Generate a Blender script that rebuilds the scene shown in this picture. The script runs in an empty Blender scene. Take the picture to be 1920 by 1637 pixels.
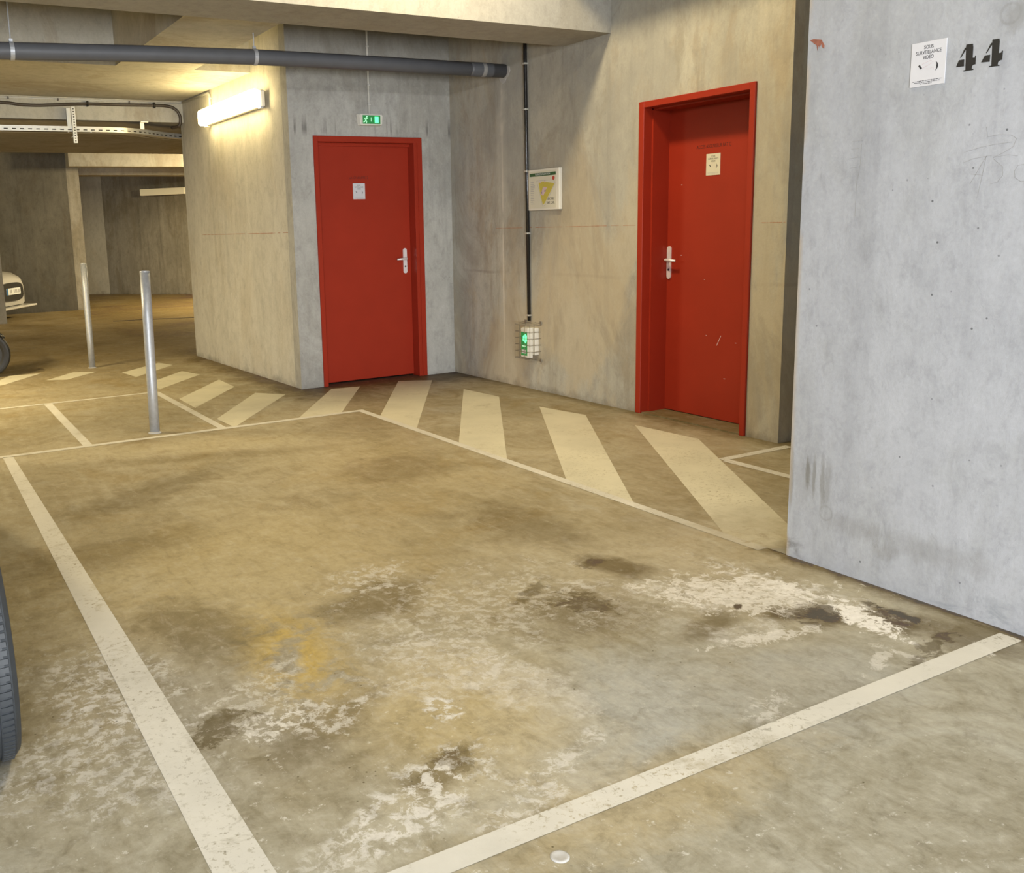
import bpy, bmesh, math, random
from mathutils import Vector, Matrix, noise as mnoise

random.seed(7)
S = bpy.context.scene
COL = S.collection
PI = math.pi

# ------------------------------------------------------------------ camera
W_IMG, H_IMG = 1920.0, 1637.0
cam_d = bpy.data.cameras.new('camera')
cam = bpy.data.objects.new('camera', cam_d)
COL.objects.link(cam)
S.camera = cam
cam_d.sensor_fit = 'HORIZONTAL'
cam_d.sensor_width = 36.0
cam_d.lens = 36.0 * 1788.91551 / W_IMG
cam_d.shift_x = (W_IMG / 2 - 772.4435) / W_IMG
cam_d.shift_y = (750.1372 - H_IMG / 2) / W_IMG
cam_d.clip_start = 0.05
cam_d.clip_end = 200
_r = Vector((1.70097619, -0.463768568, 0.345414647))
_R = Matrix.Rotation(_r.length, 3, _r.normalized())        # world -> view (x right, y down, z forward)
_x, _y, _z = Vector(_R[0]), Vector(_R[1]), Vector(_R[2])
cam.matrix_world = Matrix(((_x.x, -_y.x, -_z.x, 0), (_x.y, -_y.y, -_z.y, 0), (_x.z, -_y.z, -_z.z, 1.37), (0, 0, 0, 1)))

# ------------------------------------------------------------------ world, exposure
world = bpy.data.worlds.new('world')
S.world = world
world.use_nodes = True
world.node_tree.nodes['Background'].inputs['Color'].default_value = (0.9, 0.95, 1.0, 1)
world.node_tree.nodes['Background'].inputs['Strength'].default_value = 0.02
S.view_settings.view_transform = 'Standard'
S.view_settings.look = 'None'
S.view_settings.exposure = 0.0
S.view_settings.gamma = 1.0
S.view_settings.use_curve_mapping = False
S.cycles.use_denoising = True
S.cycles.max_bounces = 6
S.cycles.diffuse_bounces = 4
S.cycles.use_adaptive_sampling = True
S.cycles.adaptive_threshold = 0.08
S.cycles.caustics_reflective = False
S.cycles.caustics_refractive = False
S.cycles.sample_clamp_indirect = 6.0

# ------------------------------------------------------------------ lights (lamps of the garage and added fills)
WARM = (1.0, 0.81, 0.47)
COOL = (0.97, 0.98, 1.0)


def area(name, loc, target, sx, sy, power, color, shape='RECTANGLE', spread=PI):
    d = bpy.data.lights.new(name, 'AREA')
    d.shape = shape
    d.size = sx
    if shape in ('RECTANGLE', 'ELLIPSE'):
        d.size_y = sy
    d.energy = power
    d.color = color
    d.spread = spread
    o = bpy.data.objects.new(name, d)
    COL.objects.link(o)
    o.location = loc
    o.rotation_euler = (Vector(target) - Vector(loc)).to_track_quat('-Z', 'Y').to_euler()
    return o


# warm bulkhead on the ceiling of the door bay
area('bulkhead_light', (2.92, 4.80, 4.0), (2.92, 4.80, 0), 0.42, 0.42, 108, WARM, 'DISK')
area('added_warm_fill', (2.75, 2.9, 4.0), (2.75, 2.9, 0), 0.42, 0.42, 34, WARM, 'DISK')  # added warm fill, brightens the door wall and hatching more evenly
# warm lamps over the traffic lane on the left
area('lane_light', (-0.9, 9.0, 2.47), (-0.9, 9.0, 0), 0.14, 1.3, 270, WARM)
area('lane_light_far', (-1.2, 16.6, 2.38), (0.6, 17.6, 0.0), 0.14, 1.0, 45, WARM)
area('lane_light_deep', (7.2, 17.2, 2.9), (6.2, 18.2, 0.0), 0.14, 1.2, 850, WARM)
# cool batten in the lane behind the viewer, added fills beside and behind it
area('added_passage_fill', (4.7, 0.2, 2.9), (4.7, 3.9, 1.2), 0.5, 0.14, 9, COOL)  # added faint fill that lifts the shaded end of the beige wall
area('cool_lamp_light', (-0.8, -1.25, 2.84), (1.3, 2.0, 0.0), 1.5, 0.2, 165, COOL)
area('added_cool_fill', (-1.4, -6.1, 0.75), (1.6, 4.0, 1.2), 4.2, 1.3, 1150, (0.96, 0.98, 1.0))  # added cool fill from behind, set low to reach under the beam


# ------------------------------------------------------------------ node helpers
class N:
    def __init__(self, tree):
        self.t = tree

    def new(self, typ, **kw):
        n = self.t.nodes.new(typ)
        for k, v in kw.items():
            setattr(n, k, v)
        return n

    def link(self, a, b):
        self.t.links.new(a, b)

    def put(self, sock, v):
        if v is None:
            return
        if isinstance(v, bpy.types.NodeSocket):
            self.link(v, sock)
        else:
            if isinstance(v, tuple) and len(v) == 3 and sock.type == 'RGBA':
                v = (*v, 1)
            sock.default_value = v

    def math(self, op, a, b=None, c=None, clamp=False):
        n = self.new('ShaderNodeMath', operation=op, use_clamp=clamp)
        self.put(n.inputs[0], a)
        self.put(n.inputs[1], b)
        self.put(n.inputs[2], c)
        return n.outputs[0]

    def vmath(self, op, a, b=None):
        n = self.new('ShaderNodeVectorMath', operation=op)
        self.put(n.inputs[0], a)
        self.put(n.inputs[1], b)
        return n.outputs['Value'] if op in ('LENGTH', 'DISTANCE', 'DOT_PRODUCT') else n.outputs[0]

    def pos(self):
        if not hasattr(self, '_p'):
            self._p = self.new('ShaderNodeNewGeometry').outputs['Position']
        return self._p

    def xyz(self):
        if not hasattr(self, '_xyz'):
            n = self.new('ShaderNodeSeparateXYZ')
            self.link(self.pos(), n.inputs[0])
            self._xyz = n.outputs
        return self._xyz

    def noise(self, scale=(1, 1, 1), detail=4, rough=0.55, dist=0.0, off=(0, 0, 0), rot=0.0):
        m = self.new('ShaderNodeMapping')
        self.link(self.pos(), m.inputs['Vector'])
        m.inputs['Scale'].default_value = scale
        m.inputs['Location'].default_value = off
        m.inputs['Rotation'].default_value = (0, 0, rot)
        n = self.new('ShaderNodeTexNoise')
        self.link(m.outputs[0], n.inputs['Vector'])
        n.inputs['Scale'].default_value = 1.0
        n.inputs['Detail'].default_value = detail
        n.inputs['Roughness'].default_value = rough
        n.inputs['Distortion'].default_value = dist
        return n.outputs[0]

    def voronoi(self, scale=(1, 1, 1), off=(0, 0, 0)):
        m = self.new('ShaderNodeMapping')
        self.link(self.pos(), m.inputs['Vector'])
        m.inputs['Scale'].default_value = scale
        m.inputs['Location'].default_value = off
        n = self.new('ShaderNodeTexVoronoi')
        self.link(m.outputs[0], n.inputs['Vector'])
        n.inputs['Scale'].default_value = 1.0
        return n.outputs['Distance']

    def ramp(self, v, a, b, to0=0.0, to1=1.0):
        n = self.new('ShaderNodeMapRange')
        n.clamp = True
        self.put(n.inputs['Value'], v)
        self.put(n.inputs['From Min'], a)
        self.put(n.inputs['From Max'], b)
        self.put(n.inputs['To Min'], to0)
        self.put(n.inputs['To Max'], to1)
        return n.outputs[0]

    def mix(self, f, a, b, blend='MIX'):
        n = self.new('ShaderNodeMix', data_type='RGBA', blend_type=blend)
        self.put(n.inputs['Factor'], f)
        self.put(n.inputs[6], a)
        self.put(n.inputs[7], b)
        return n.outputs[2]

    def mul(self, *a):
        r = a[0]
        for b in a[1:]:
            r = self.math('MULTIPLY', r, b)
        return r

    def blob(self, cx, cy, rx, ry, rot=0.0, soft=0.5, namp=0.8, nz=None):
        """soft ellipse on the floor with a torn edge"""
        m = self.new('ShaderNodeMapping')
        m.vector_type = 'TEXTURE'
        self.link(self.pos(), m.inputs['Vector'])
        m.inputs['Location'].default_value = (cx, cy, 0)
        m.inputs['Rotation'].default_value = (0, 0, rot)
        m.inputs['Scale'].default_value = (rx, ry, 1000)
        d = self.vmath('LENGTH', m.outputs[0])
        if nz is not None:
            d = self.math('ADD', d, self.math('MULTIPLY', self.math('SUBTRACT', nz, 0.5), namp * 2))
        return self.ramp(d, 1.0 + soft * 0.5, 1.0 - soft * 0.5)


def material(name):
    m = bpy.data.materials.new(name)
    m.use_nodes = True
    return m, N(m.node_tree), m.node_tree.nodes['Principled BSDF']


def plain(name, color, rough=0.5, metal=0.0, emit=None, estr=0.0, vary=0.06, scale=25.0, coat=0.0):
    """one colour with a little procedural unevenness"""
    m, n, b = material(name)
    if vary:
        f = n.noise((scale, scale, scale), 3)
        c = n.mix(f, tuple(max(0, x * (1 - vary)) for x in color), tuple(min(1, x * (1 + vary)) for x in color))
        n.link(c, b.inputs['Base Color'])
    else:
        b.inputs['Base Color'].default_value = (*color, 1)
    b.inputs['Roughness'].default_value = rough
    b.inputs['Metallic'].default_value = metal
    b.inputs['Coat Weight'].default_value = coat
    if emit:
        b.inputs['Emission Color'].default_value = (*emit, 1)
        b.inputs['Emission Strength'].default_value = estr
    return m


def bump(n, b, h, strength=0.2, dist=0.01):
    bp = n.new('ShaderNodeBump')
    bp.inputs['Strength'].default_value = strength
    bp.inputs['Distance'].default_value = dist
    n.link(h, bp.inputs['Height'])
    n.link(bp.outputs[0], b.inputs['Normal'])


def concrete(name, dark, light, stain, stain_amt=0.5, streak=0.5, seed=0.0, pits=0.5, extra=None):
    """cast concrete: blotches, vertical run streaks, pin holes; all in world metres"""
    m, n, b = material(name)
    big = n.noise((0.9, 0.9, 0.55), 6, 0.62, 0.4, (seed, seed * 2, seed))
    mid = n.noise((3.4, 3.4, 1.5), 7, 0.68, 0.7, (seed + 3, 1, 5))
    run = n.noise((9.0, 9.0, 0.38), 6, 0.66, 0.2, (seed, 4, 1))
    run2 = n.noise((24.0, 24.0, 0.9), 4, 0.6, 0.1, (seed, 6, 3))
    mott = n.noise((14, 14, 9), 6, 0.72, 0.3, (seed, 2, 9))
    fine = n.noise((60, 60, 60), 3, 0.65)
    f = n.math('ADD', n.mul(n.ramp(big, 0.34, 0.66), 0.5), n.mul(n.ramp(mid, 0.34, 0.66), 0.5))
    c = n.mix(f, dark, light)
    st = n.mul(n.ramp(n.noise((1.5, 1.5, 0.7), 8, 0.7, 0.9, (seed + 9, 2, 2)), 0.5, 0.6), stain_amt)
    c = n.mix(st, c, stain)
    c = n.mix(n.mul(n.ramp(run, 0.54, 0.70), streak), c, tuple(x * 0.62 for x in dark))
    c = n.mix(n.mul(n.ramp(run, 0.45, 0.30), streak * 0.7), c, tuple(min(1, x * 1.15) for x in light))
    c = n.mix(n.mul(n.ramp(run2, 0.55, 0.72), streak * 0.3), c, tuple(x * 0.7 for x in dark))
    c = n.mix(n.mul(n.ramp(mott, 0.5, 0.70), 0.40), c, tuple(x * 0.6 for x in dark))
    c = n.mix(n.mul(n.ramp(mott, 0.45, 0.28), 0.25), c, tuple(min(1, x * 1.2) for x in light))
    c = n.mix(n.ramp(fine, 0.25, 0.75, 0.0, 0.20), c, tuple(x * 0.5 for x in dark))
    if pits:
        v = n.voronoi((16, 16, 16), (seed, 0, 0))
        keep = n.ramp(n.noise((2.3, 2.3, 2.3), 2, 0.5, 0, (seed, 8, 8)), 0.46, 0.56)
        pit = n.mul(n.ramp(v, 0.075, 0.045), keep, pits)
        c = n.mix(pit, c, tuple(x * 0.3 for x in dark))
    if extra:
        c = extra(n, c)
    n.link(c, b.inputs['Base Color'])
    b.inputs['Roughness'].default_value = 0.82
    b.inputs['Specular IOR Level'].default_value = 0.25
    h = n.math('ADD', n.mul(mott, 0.5), n.mul(fine, 0.35))
    bump(n, b, h, 0.25, 0.012)
    return m


# ------------------------------------------------------------------ materials: setting
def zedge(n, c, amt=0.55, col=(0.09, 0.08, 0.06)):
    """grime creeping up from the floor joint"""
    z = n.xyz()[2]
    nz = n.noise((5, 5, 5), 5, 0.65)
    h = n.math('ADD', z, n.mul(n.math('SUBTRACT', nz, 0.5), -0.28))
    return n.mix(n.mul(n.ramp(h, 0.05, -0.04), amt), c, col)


def extra_right_back(n, c):
    X, Y, Z = n.xyz()
    wob = n.mul(n.math('SUBTRACT', n.noise((1.5, 1.5, 1.5), 3), 0.5), 0.05)
    y = n.math('ADD', Y, wob)
    d = n.math('ABSOLUTE', n.math('SUBTRACT', y, 6.855))
    below = n.ramp(Z, 2.60, 2.45)
    halo = n.mul(n.ramp(d, 0.10, 0.02), below, n.ramp(Z, 0.7, 2.2, 0.12, 0.75), n.ramp(n.noise((9, 9, 1.2), 4), 0.3, 0.6))
    c = n.mix(halo, c, (0.62, 0.58, 0.5))
    thin = n.mul(n.ramp(n.math('ABSOLUTE', n.math('SUBTRACT', Y, 6.842)), 0.014, 0.006), below, n.ramp(n.noise((4, 4, 2.5), 3), 0.33, 0.5))
    c = n.mix(n.mul(thin, 0.75), c, (0.68, 0.64, 0.56))
    # cold pour joint
    jn = n.mul(n.ramp(n.math('ABSOLUTE', n.math('SUBTRACT', n.math('ADD', Z, wob), 0.965)), 0.018, 0.004), n.ramp(n.noise((2, 2, 2), 3), 0.42, 0.6), 0.45)
    c = n.mix(jn, c, (0.2, 0.18, 0.15))
    # grey washed zone under the beam and tan zone lower down
    wz = n.ramp(n.noise((0.8, 0.8, 0.6), 7, 0.62, 0.7, (3, 8, 2)), 0.44, 0.56)
    c = n.mix(n.mul(wz, n.ramp(Z, 1.0, 2.2, 0.35, 1.0), 0.6), c, (0.31, 0.305, 0.285))
    tz = n.ramp(n.noise((1.1, 1.1, 0.5), 7, 0.66, 0.6, (13, 4, 2)), 0.47, 0.55)
    c = n.mix(n.mul(tz, n.ramp(Z, 2.1, 0.9, 0.3, 1.0), 0.55), c, (0.47, 0.40, 0.285))
    dz_ = n.ramp(n.noise((1.6, 1.6, 0.7), 8, 0.7, 0.8, (21, 4, 6)), 0.53, 0.62)
    c = n.mix(n.mul(dz_, 0.4), c, (0.235, 0.21, 0.165))
    # brown damp bloom near the corner and by the low lamp
    bl = n.mul(n.ramp(Y, 5.9, 7.2), n.ramp(Z, 2.4, 1.2), n.ramp(n.noise((2.2, 2.2, 0.8), 6, 0.65, 0.6, (2, 2, 0)), 0.45, 0.62))
    c = n.mix(n.mul(bl, 0.45), c, (0.24, 0.17, 0.10))
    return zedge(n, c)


def extra_right_front(n, c):
    X, Y, Z = n.xyz()
    # grey wash stains low on the wall and two tie-hole discs
    nz = n.noise((26, 26, 9), 6, 0.72, 0.3)
    for (yy, zz, ry, rz, amt) in ((2.455, 0.37, 0.013, 0.065, 0.8), (2.425, 0.35, 0.008, 0.10, 0.6), (2.385, 0.34, 0.012, 0.11, 0.55), (2.36, 0.34, 0.018, 0.12, 0.35), (2.47, 0.33, 0.06, 0.12, 0.2),
                                 (1.78, 1.95, 0.05, 0.045, 0.4), (1.93, 0.19, 0.25, 0.05, 0.28), (2.25, 0.2, 0.12, 0.05, 0.3), (2.1, 0.14, 0.06, 0.03, 0.35), (2.53, 0.32, 0.012, 0.12, 0.5)):
        dy = n.math('DIVIDE', n.math('SUBTRACT', Y, yy), ry)
        dz = n.math('DIVIDE', n.math('SUBTRACT', Z, zz), rz)
        d = n.math('SQRT', n.math('ADD', n.mul(dy, dy), n.mul(dz, dz)))
        d = n.math('ADD', d, n.mul(n.math('SUBTRACT', nz, 0.5), 2.4))
        c = n.mix(n.mul(n.ramp(d, 1.2, 0.5), amt), c, (0.17, 0.165, 0.15))
    for (yy, zz, r) in ((2.364, 0.223, 0.028), (1.801, 1.962, 0.03)):
        dy = n.math('SUBTRACT', Y, yy)
        dz = n.math('SUBTRACT', Z, zz)
        d = n.math('SQRT', n.math('ADD', n.mul(dy, dy), n.mul(dz, dz)))
        ring = n.ramp(n.math('ABSOLUTE', n.math('SUBTRACT', d, r)), 0.006, 0.002)
        c = n.mix(n.mul(ring, 0.3), c, (0.2, 0.2, 0.19))
    # bluish scraped patch along the foot
    nz2 = n.noise((6, 6, 14), 5, 0.7, 0.5)
    foot = n.mul(n.ramp(Z, 0.13, 0.05), n.ramp(nz2, 0.52, 0.64), n.ramp(Y, 2.1, 1.85), 0.65)
    c = n.mix(foot, c, (0.25, 0.27, 0.29))
    foot2 = n.mul(n.ramp(Z, 0.12, 0.06), n.ramp(nz2, 0.46, 0.6), n.ramp(Y, 2.42, 2.52), 0.8)
    c = n.mix(foot2, c, (0.16, 0.16, 0.16))
    rust = n.mul(n.ramp(Y, 2.52, 2.545), n.ramp(n.noise((12, 12, 5), 4), 0.4, 0.55), 0.6)
    c = n.mix(rust, c, (0.38, 0.27, 0.12))
    return c


def extra_back(n, c):
    X, Y, Z = n.xyz()
    # darker towards the top, short black runs above the door head
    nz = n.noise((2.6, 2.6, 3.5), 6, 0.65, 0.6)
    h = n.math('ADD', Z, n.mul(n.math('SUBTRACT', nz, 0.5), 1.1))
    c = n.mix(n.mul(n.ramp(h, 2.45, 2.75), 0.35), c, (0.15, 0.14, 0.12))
    runs = n.mul(n.ramp(n.noise((22, 22, 0.2), 2), 0.6, 0.66), n.ramp(Z, 2.14, 2.2), n.ramp(Z, 2.33, 2.22))
    c = n.mix(n.mul(runs, 0.6), c, (0.08, 0.075, 0.07))
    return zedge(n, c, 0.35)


M = {}
M['conc_right_back'] = concrete('concrete_stained_beige', (0.33, 0.32, 0.29), (0.52, 0.505, 0.445), (0.34, 0.275, 0.19), 0.6, 0.40, 1.0, 0.45, extra_right_back)
M['conc_right_front'] = concrete('concrete_pale_grey', (0.335, 0.348, 0.378), (0.425, 0.44, 0.475), (0.32, 0.33, 0.335), 0.4, 0.20, 5.0, 0.9, extra_right_front)
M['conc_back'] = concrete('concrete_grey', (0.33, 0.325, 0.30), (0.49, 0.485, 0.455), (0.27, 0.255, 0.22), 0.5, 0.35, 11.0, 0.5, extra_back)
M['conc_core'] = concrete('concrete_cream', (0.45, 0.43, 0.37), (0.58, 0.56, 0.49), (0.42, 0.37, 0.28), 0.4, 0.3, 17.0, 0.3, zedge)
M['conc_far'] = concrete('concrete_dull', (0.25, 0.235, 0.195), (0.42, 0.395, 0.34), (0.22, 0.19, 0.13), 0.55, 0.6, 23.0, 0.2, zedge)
M['conc_shade'] = concrete('concrete_shade_darkened', (0.10, 0.095, 0.08), (0.18, 0.17, 0.145), (0.11, 0.095, 0.07), 0.5, 0.5, 41.0, 0.2, zedge)  # darkened albedo puts the far wall's shade into the colour
M['conc_beam'] = concrete('concrete_beam', (0.34, 0.33, 0.295), (0.43, 0.415, 0.375), (0.32, 0.295, 0.24), 0.4, 0.15, 29.0, 0.4)
M['conc_ceiling'] = concrete('concrete_ceiling', (0.40, 0.38, 0.32), (0.52, 0.50, 0.43), (0.34, 0.29, 0.21), 0.6, 0.0, 31.0, 0.2)


def floor_group():
    g = bpy.data.node_groups.new('stained_floor_colour', 'ShaderNodeTree')
    g.interface.new_socket('Color', in_out='OUTPUT', socket_type='NodeSocketColor')
    g.interface.new_socket('Rough', in_out='OUTPUT', socket_type='NodeSocketFloat')
    g.interface.new_socket('Height', in_out='OUTPUT', socket_type='NodeSocketFloat')
    n = N(g)
    out = n.new('NodeGroupOutput')
    X, Y, Z = n.xyz()
    big = n.noise((0.75, 0.75, 0.75), 5, 0.6, 0.6, (4, 1, 0))
    mid = n.noise((2.6, 2.6, 2.6), 5, 0.65, 0.9, (1, 7, 0))
    torn = n.noise((6.5, 6.5, 6.5), 5, 0.7, 0.6, (2, 3, 0))
    fine = n.noise((40, 40, 40), 4, 0.65)
    swirl = n.noise((4.5, 1.6, 1), 5, 0.6, 1.4, (8, 3, 0), 0.7)
    c = n.mix(n.ramp(big, 0.34, 0.66), (0.335, 0.295, 0.21), (0.455, 0.405, 0.295))
    c = n.mix(n.mul(n.ramp(mid, 0.5, 0.72), 0.55), c, (0.26, 0.215, 0.14))
    c = n.mix(n.mul(n.ramp(swirl, 0.52, 0.72), 0.45), c, (0.48, 0.445, 0.345))
    c = n.mix(n.mul(n.ramp(mid, 0.44, 0.26), 0.5), c, (0.45, 0.43, 0.37))
    # brown grime and yellow clay tones
    c = n.mix(n.mul(n.ramp(n.noise((1.3, 1.3, 1.3), 5, 0.65, 1.0, (12, 5, 0)), 0.53, 0.7), 0.5), c, (0.32, 0.245, 0.13))
    # smooth pale grey damp film, near the front line
    near = n.ramp(n.math('ADD', Y, n.mul(big, 1.4)), 3.9, 2.3)
    c = n.mix(n.mul(near, 0.75), c, n.mix(n.ramp(mid, 0.35, 0.7), (0.435, 0.43, 0.375), (0.30, 0.285, 0.23)))

    def put(c, col, amt, *a, **k):
        return n.mix(n.mul(n.blob(*a, **k), amt), c, col)
    grey = (0.40, 0.41, 0.395)
    c = put(c, grey, 0.75, 1.72, 1.93, 0.52, 0.24, 0.35, soft=0.9, namp=0.9, nz=mid)
    c = put(c, (0.37, 0.37, 0.345), 0.5, 2.3, 1.75, 0.4, 0.2, 0.3, soft=0.9, namp=0.9, nz=mid)
    c = put(c, (0.30, 0.29, 0.26), 0.6, 0.82, 2.62, 0.35, 0.5, 0.2, soft=0.9, namp=1.0, nz=mid)
    # yellow clay crust
    ycl = n.mul(n.blob(1.06, 2.80, 0.17, 0.42, -0.15, soft=0.9, namp=1.3, nz=torn), n.ramp(torn, 0.42, 0.58))
    c = n.mix(n.mul(ycl, 0.8), c, (0.50, 0.36, 0.10))
    c = put(c, (0.46, 0.37, 0.19), 0.55, 1.30, 2.15, 0.32, 0.34, 0.2, soft=0.9, namp=1.0, nz=mid)
    c = put(c, (0.45, 0.37, 0.22), 0.5, 1.45, 1.57, 0.5, 0.13, 0.0, soft=0.9, namp=1.0, nz=torn)
    # tan bloom in the middle of the bay
    c = put(c, (0.43, 0.36, 0.21), 0.55, 1.25, 3.75, 0.75, 0.7, 0.0, soft=1.0, namp=0.9, nz=mid)
    c = put(c, (0.43, 0.365, 0.22), 0.4, 2.45, 4.9, 0.5, 0.9, 0.0, soft=1.0, namp=0.9, nz=mid)
    c = put(c, (0.50, 0.44, 0.30), 0.5, 1.75, 6.02, 0.75, 0.2, -0.28, soft=0.9, namp=0.5, nz=mid)
    c = put(c, (0.20, 0.16, 0.095), 0.35, 1.7, 5.68, 0.65, 0.10, -0.30, soft=0.9, namp=0.5, nz=mid)
    # dark tyre-scrub stains
    for (x, y, rx, ry, ro, a) in ((2.52, 4.72, 0.34, 0.28, 0.3, 0.38), (2.5, 3.45, 0.17, 0.36, 0.0, 0.38), (2.47, 2.83, 0.09, 0.16, 0.2, 0.7),
                                 (1.2, 5.1, 0.55, 0.16, 0.5, 0.4), (0.75, 4.2, 0.45, 0.22, 0.3, 0.36), (1.13, 1.94, 0.13, 0.06, 0.5, 0.6),
                                 (0.86, 3.13, 0.16, 0.3, 0.2, 0.5), (0.95, 2.3, 0.22, 0.1, 0.6, 0.45), (2.05, 2.55, 0.22, 0.2, 0.1, 0.5),
                                 (1.5, 3.05, 0.22, 0.14, 0.5, 0.5), (2.95, 1.75, 0.1, 0.25, 0.2, 0.55), (2.75, 2.06, 0.1, 0.075, 0.3, 0.95),
                                 (2.62, 2.14, 0.06, 0.07, 0.0, 0.8), (2.9, 1.9, 0.12, 0.06, 1.2, 0.8), (2.35, 2.2, 0.16, 0.06, 0.3, 0.5)):
        c = put(c, (0.15, 0.125, 0.09), a, x, y, rx, ry, ro, soft=0.8, namp=1.0, nz=torn)
    # white lime bloom: broken, speckled
    speck = n.ramp(n.noise((24, 24, 24), 5, 0.75, 0.4, (5, 5, 0)), 0.48, 0.56)
    for (x, y, rx, ry, ro, a, sp) in ((2.62, 2.36, 0.30, 0.15, -0.7, 0.45, 0.45), (2.43, 2.10, 0.18, 0.07, 0.0, 0.45, 0.4),
                                     (2.28, 2.5, 0.3, 0.25, 0.0, 0.2, 0.6), (2.86, 2.3, 0.08, 0.4, 0.15, 0.45, 0.8),
                                     (1.42, 2.42, 0.22, 0.22, 0.4, 0.35, 0.5), (1.55, 2.2, 0.14, 0.2, 0.5, 0.42, 0.3), (0.82, 2.38, 0.10, 0.07, 0.6, 0.8, 1.0), (1.28, 2.2, 0.05, 0.08, 0.0, 0.9, 1.0),
                                     (1.02, 1.86, 0.26, 0.10, 0.5, 0.8, 1.0), (0.98, 2.36, 0.14, 0.10, 0.5, 0.6, 1.0), (1.55, 3.25, 0.2, 0.12, 0.5, 0.5, 1.0),
                                     (0.48, 2.9, 0.2, 0.3, 0.3, 0.6, 1.0), (0.38, 2.45, 0.22, 0.3, 0.3, 0.5, 1.0), (1.3, 1.75, 0.3, 0.05, 0.45, 0.6, 1.0),
                                     (0.85, 2.55, 0.22, 0.1, 0.9, 0.45, 0.8), (1.75, 2.75, 0.5, 0.3, 0.3, 0.35, 1.0), (2.05, 1.7, 0.12, 0.05, 0.4, 0.5, 1.0),
                                     (0.62, 1.65, 0.3, 0.12, 0.5, 0.4, 1.0)):
        bl = n.blob(x, y, rx, ry, ro, soft=0.45, namp=1.6, nz=torn)
        k = n.ramp(speck, 0, 1, max(0.0, 0.8 - sp), 1.0)
        c = n.mix(n.math('MINIMUM', n.mul(bl, k, a * 1.1), 1.0), c, (0.62, 0.605, 0.57))
    # dirt washed against the walls; wider dark band along the core wall
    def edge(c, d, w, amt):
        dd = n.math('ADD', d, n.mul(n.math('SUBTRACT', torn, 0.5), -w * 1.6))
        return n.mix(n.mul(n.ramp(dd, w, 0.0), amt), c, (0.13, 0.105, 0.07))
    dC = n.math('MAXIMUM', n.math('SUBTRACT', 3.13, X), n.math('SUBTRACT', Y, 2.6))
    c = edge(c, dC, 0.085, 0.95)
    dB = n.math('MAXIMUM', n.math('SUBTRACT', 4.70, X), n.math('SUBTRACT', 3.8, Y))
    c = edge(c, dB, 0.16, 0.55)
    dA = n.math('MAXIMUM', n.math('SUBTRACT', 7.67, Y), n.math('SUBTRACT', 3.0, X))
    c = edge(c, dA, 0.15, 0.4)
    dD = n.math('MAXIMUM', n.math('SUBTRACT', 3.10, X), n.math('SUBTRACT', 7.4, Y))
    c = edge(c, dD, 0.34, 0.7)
    # browner traffic lane further in
    lane = n.ramp(Y, 8.6, 11.5)
    c = n.mix(n.mul(lane, 0.75), c, n.mix(n.ramp(big, 0.3, 0.7), (0.21, 0.16, 0.09), (0.35, 0.28, 0.17)))
    # close-grained mottling and scrubbed wear
    mott = n.noise((11, 11, 11), 6, 0.74, 0.5, (9, 1, 0))
    scrub = n.noise((26, 7, 1), 5, 0.7, 0.6, (3, 3, 0), 0.5)
    rub = n.ramp(n.math('ADD', n.mul(X, 0.9), Y), 4.9, 3.4, 0.5, 1.0)
    c = n.mix(n.mul(n.ramp(mott, 0.50, 0.70), rub, 0.42), c, (0.16, 0.14, 0.105))
    c = n.mix(n.mul(n.ramp(mott, 0.47, 0.30), rub, 0.32), c, (0.54, 0.515, 0.445))
    c = n.mix(n.mul(n.ramp(scrub, 0.52, 0.68), 0.22), c, (0.19, 0.165, 0.12))
    c = n.mix(n.mul(n.ramp(scrub, 0.45, 0.30), 0.22), c, (0.53, 0.50, 0.43))
    # chalky white crust by the grey wall, flaking to dark wet concrete
    flake = n.noise((17, 17, 17), 5, 0.72, 0.5, (1, 4, 0))
    chip = n.ramp(n.noise((34, 34, 34), 4, 0.65, 0.2, (7, 4, 0)), 0.56, 0.61)
    for (x, y, rx, ry, ro, a, na) in ((2.66, 2.33, 0.26, 0.14, -0.75, 0.55, 1.6), (2.83, 1.98, 0.06, 0.15, -0.25, 1.0, 1.2), (2.46, 2.03, 0.17, 0.03, -0.2, 0.5, 1.5),
                                     (2.82, 2.33, 0.05, 0.2, 0.2, 0.5, 1.2), (2.6, 1.74, 0.10, 0.02, 0.3, 0.4, 1.6), (2.70, 1.70, 0.02, 0.09, 0.2, 0.35, 1.6), (2.93, 1.62, 0.05, 0.02, 1.0, 0.6, 1.2)):
        bl = n.blob(x, y, rx, ry, ro, soft=0.35, namp=na * 2.1, nz=flake)
        c = n.mix(n.mul(bl, n.math('SUBTRACT', 1.0, n.mul(chip, 0.85)), a), c, (0.72, 0.70, 0.66))
    for (x, y, rx, ry, ro, a) in ((2.73, 2.09, 0.075, 0.06, 0.0, 0.8), (2.96, 1.93, 0.02, 0.10, 0.0, 0.8), (2.80, 1.70, 0.13, 0.03, 0.25, 0.6), (2.40, 2.90, 0.05, 0.035, 0.3, 0.5),
                                 (2.12, 2.6, 0.08, 0.10, 0.3, 0.6), (2.02, 2.78, 0.10, 0.03, 0.5, 0.5), (2.55, 2.27, 0.02, 0.012, 0.4, 0.9), (0.70, 2.45, 0.10, 0.05, 0.6, 0.6), (1.18, 1.95, 0.05, 0.05, 0.3, 0.45)):
        bl = n.blob(x, y, rx, ry, ro, soft=0.5, namp=2.8, nz=flake)
        c = n.mix(n.mul(bl, a), c, (0.135, 0.115, 0.085))
    # aggregate specks
    v = n.voronoi((26, 26, 26))
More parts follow.
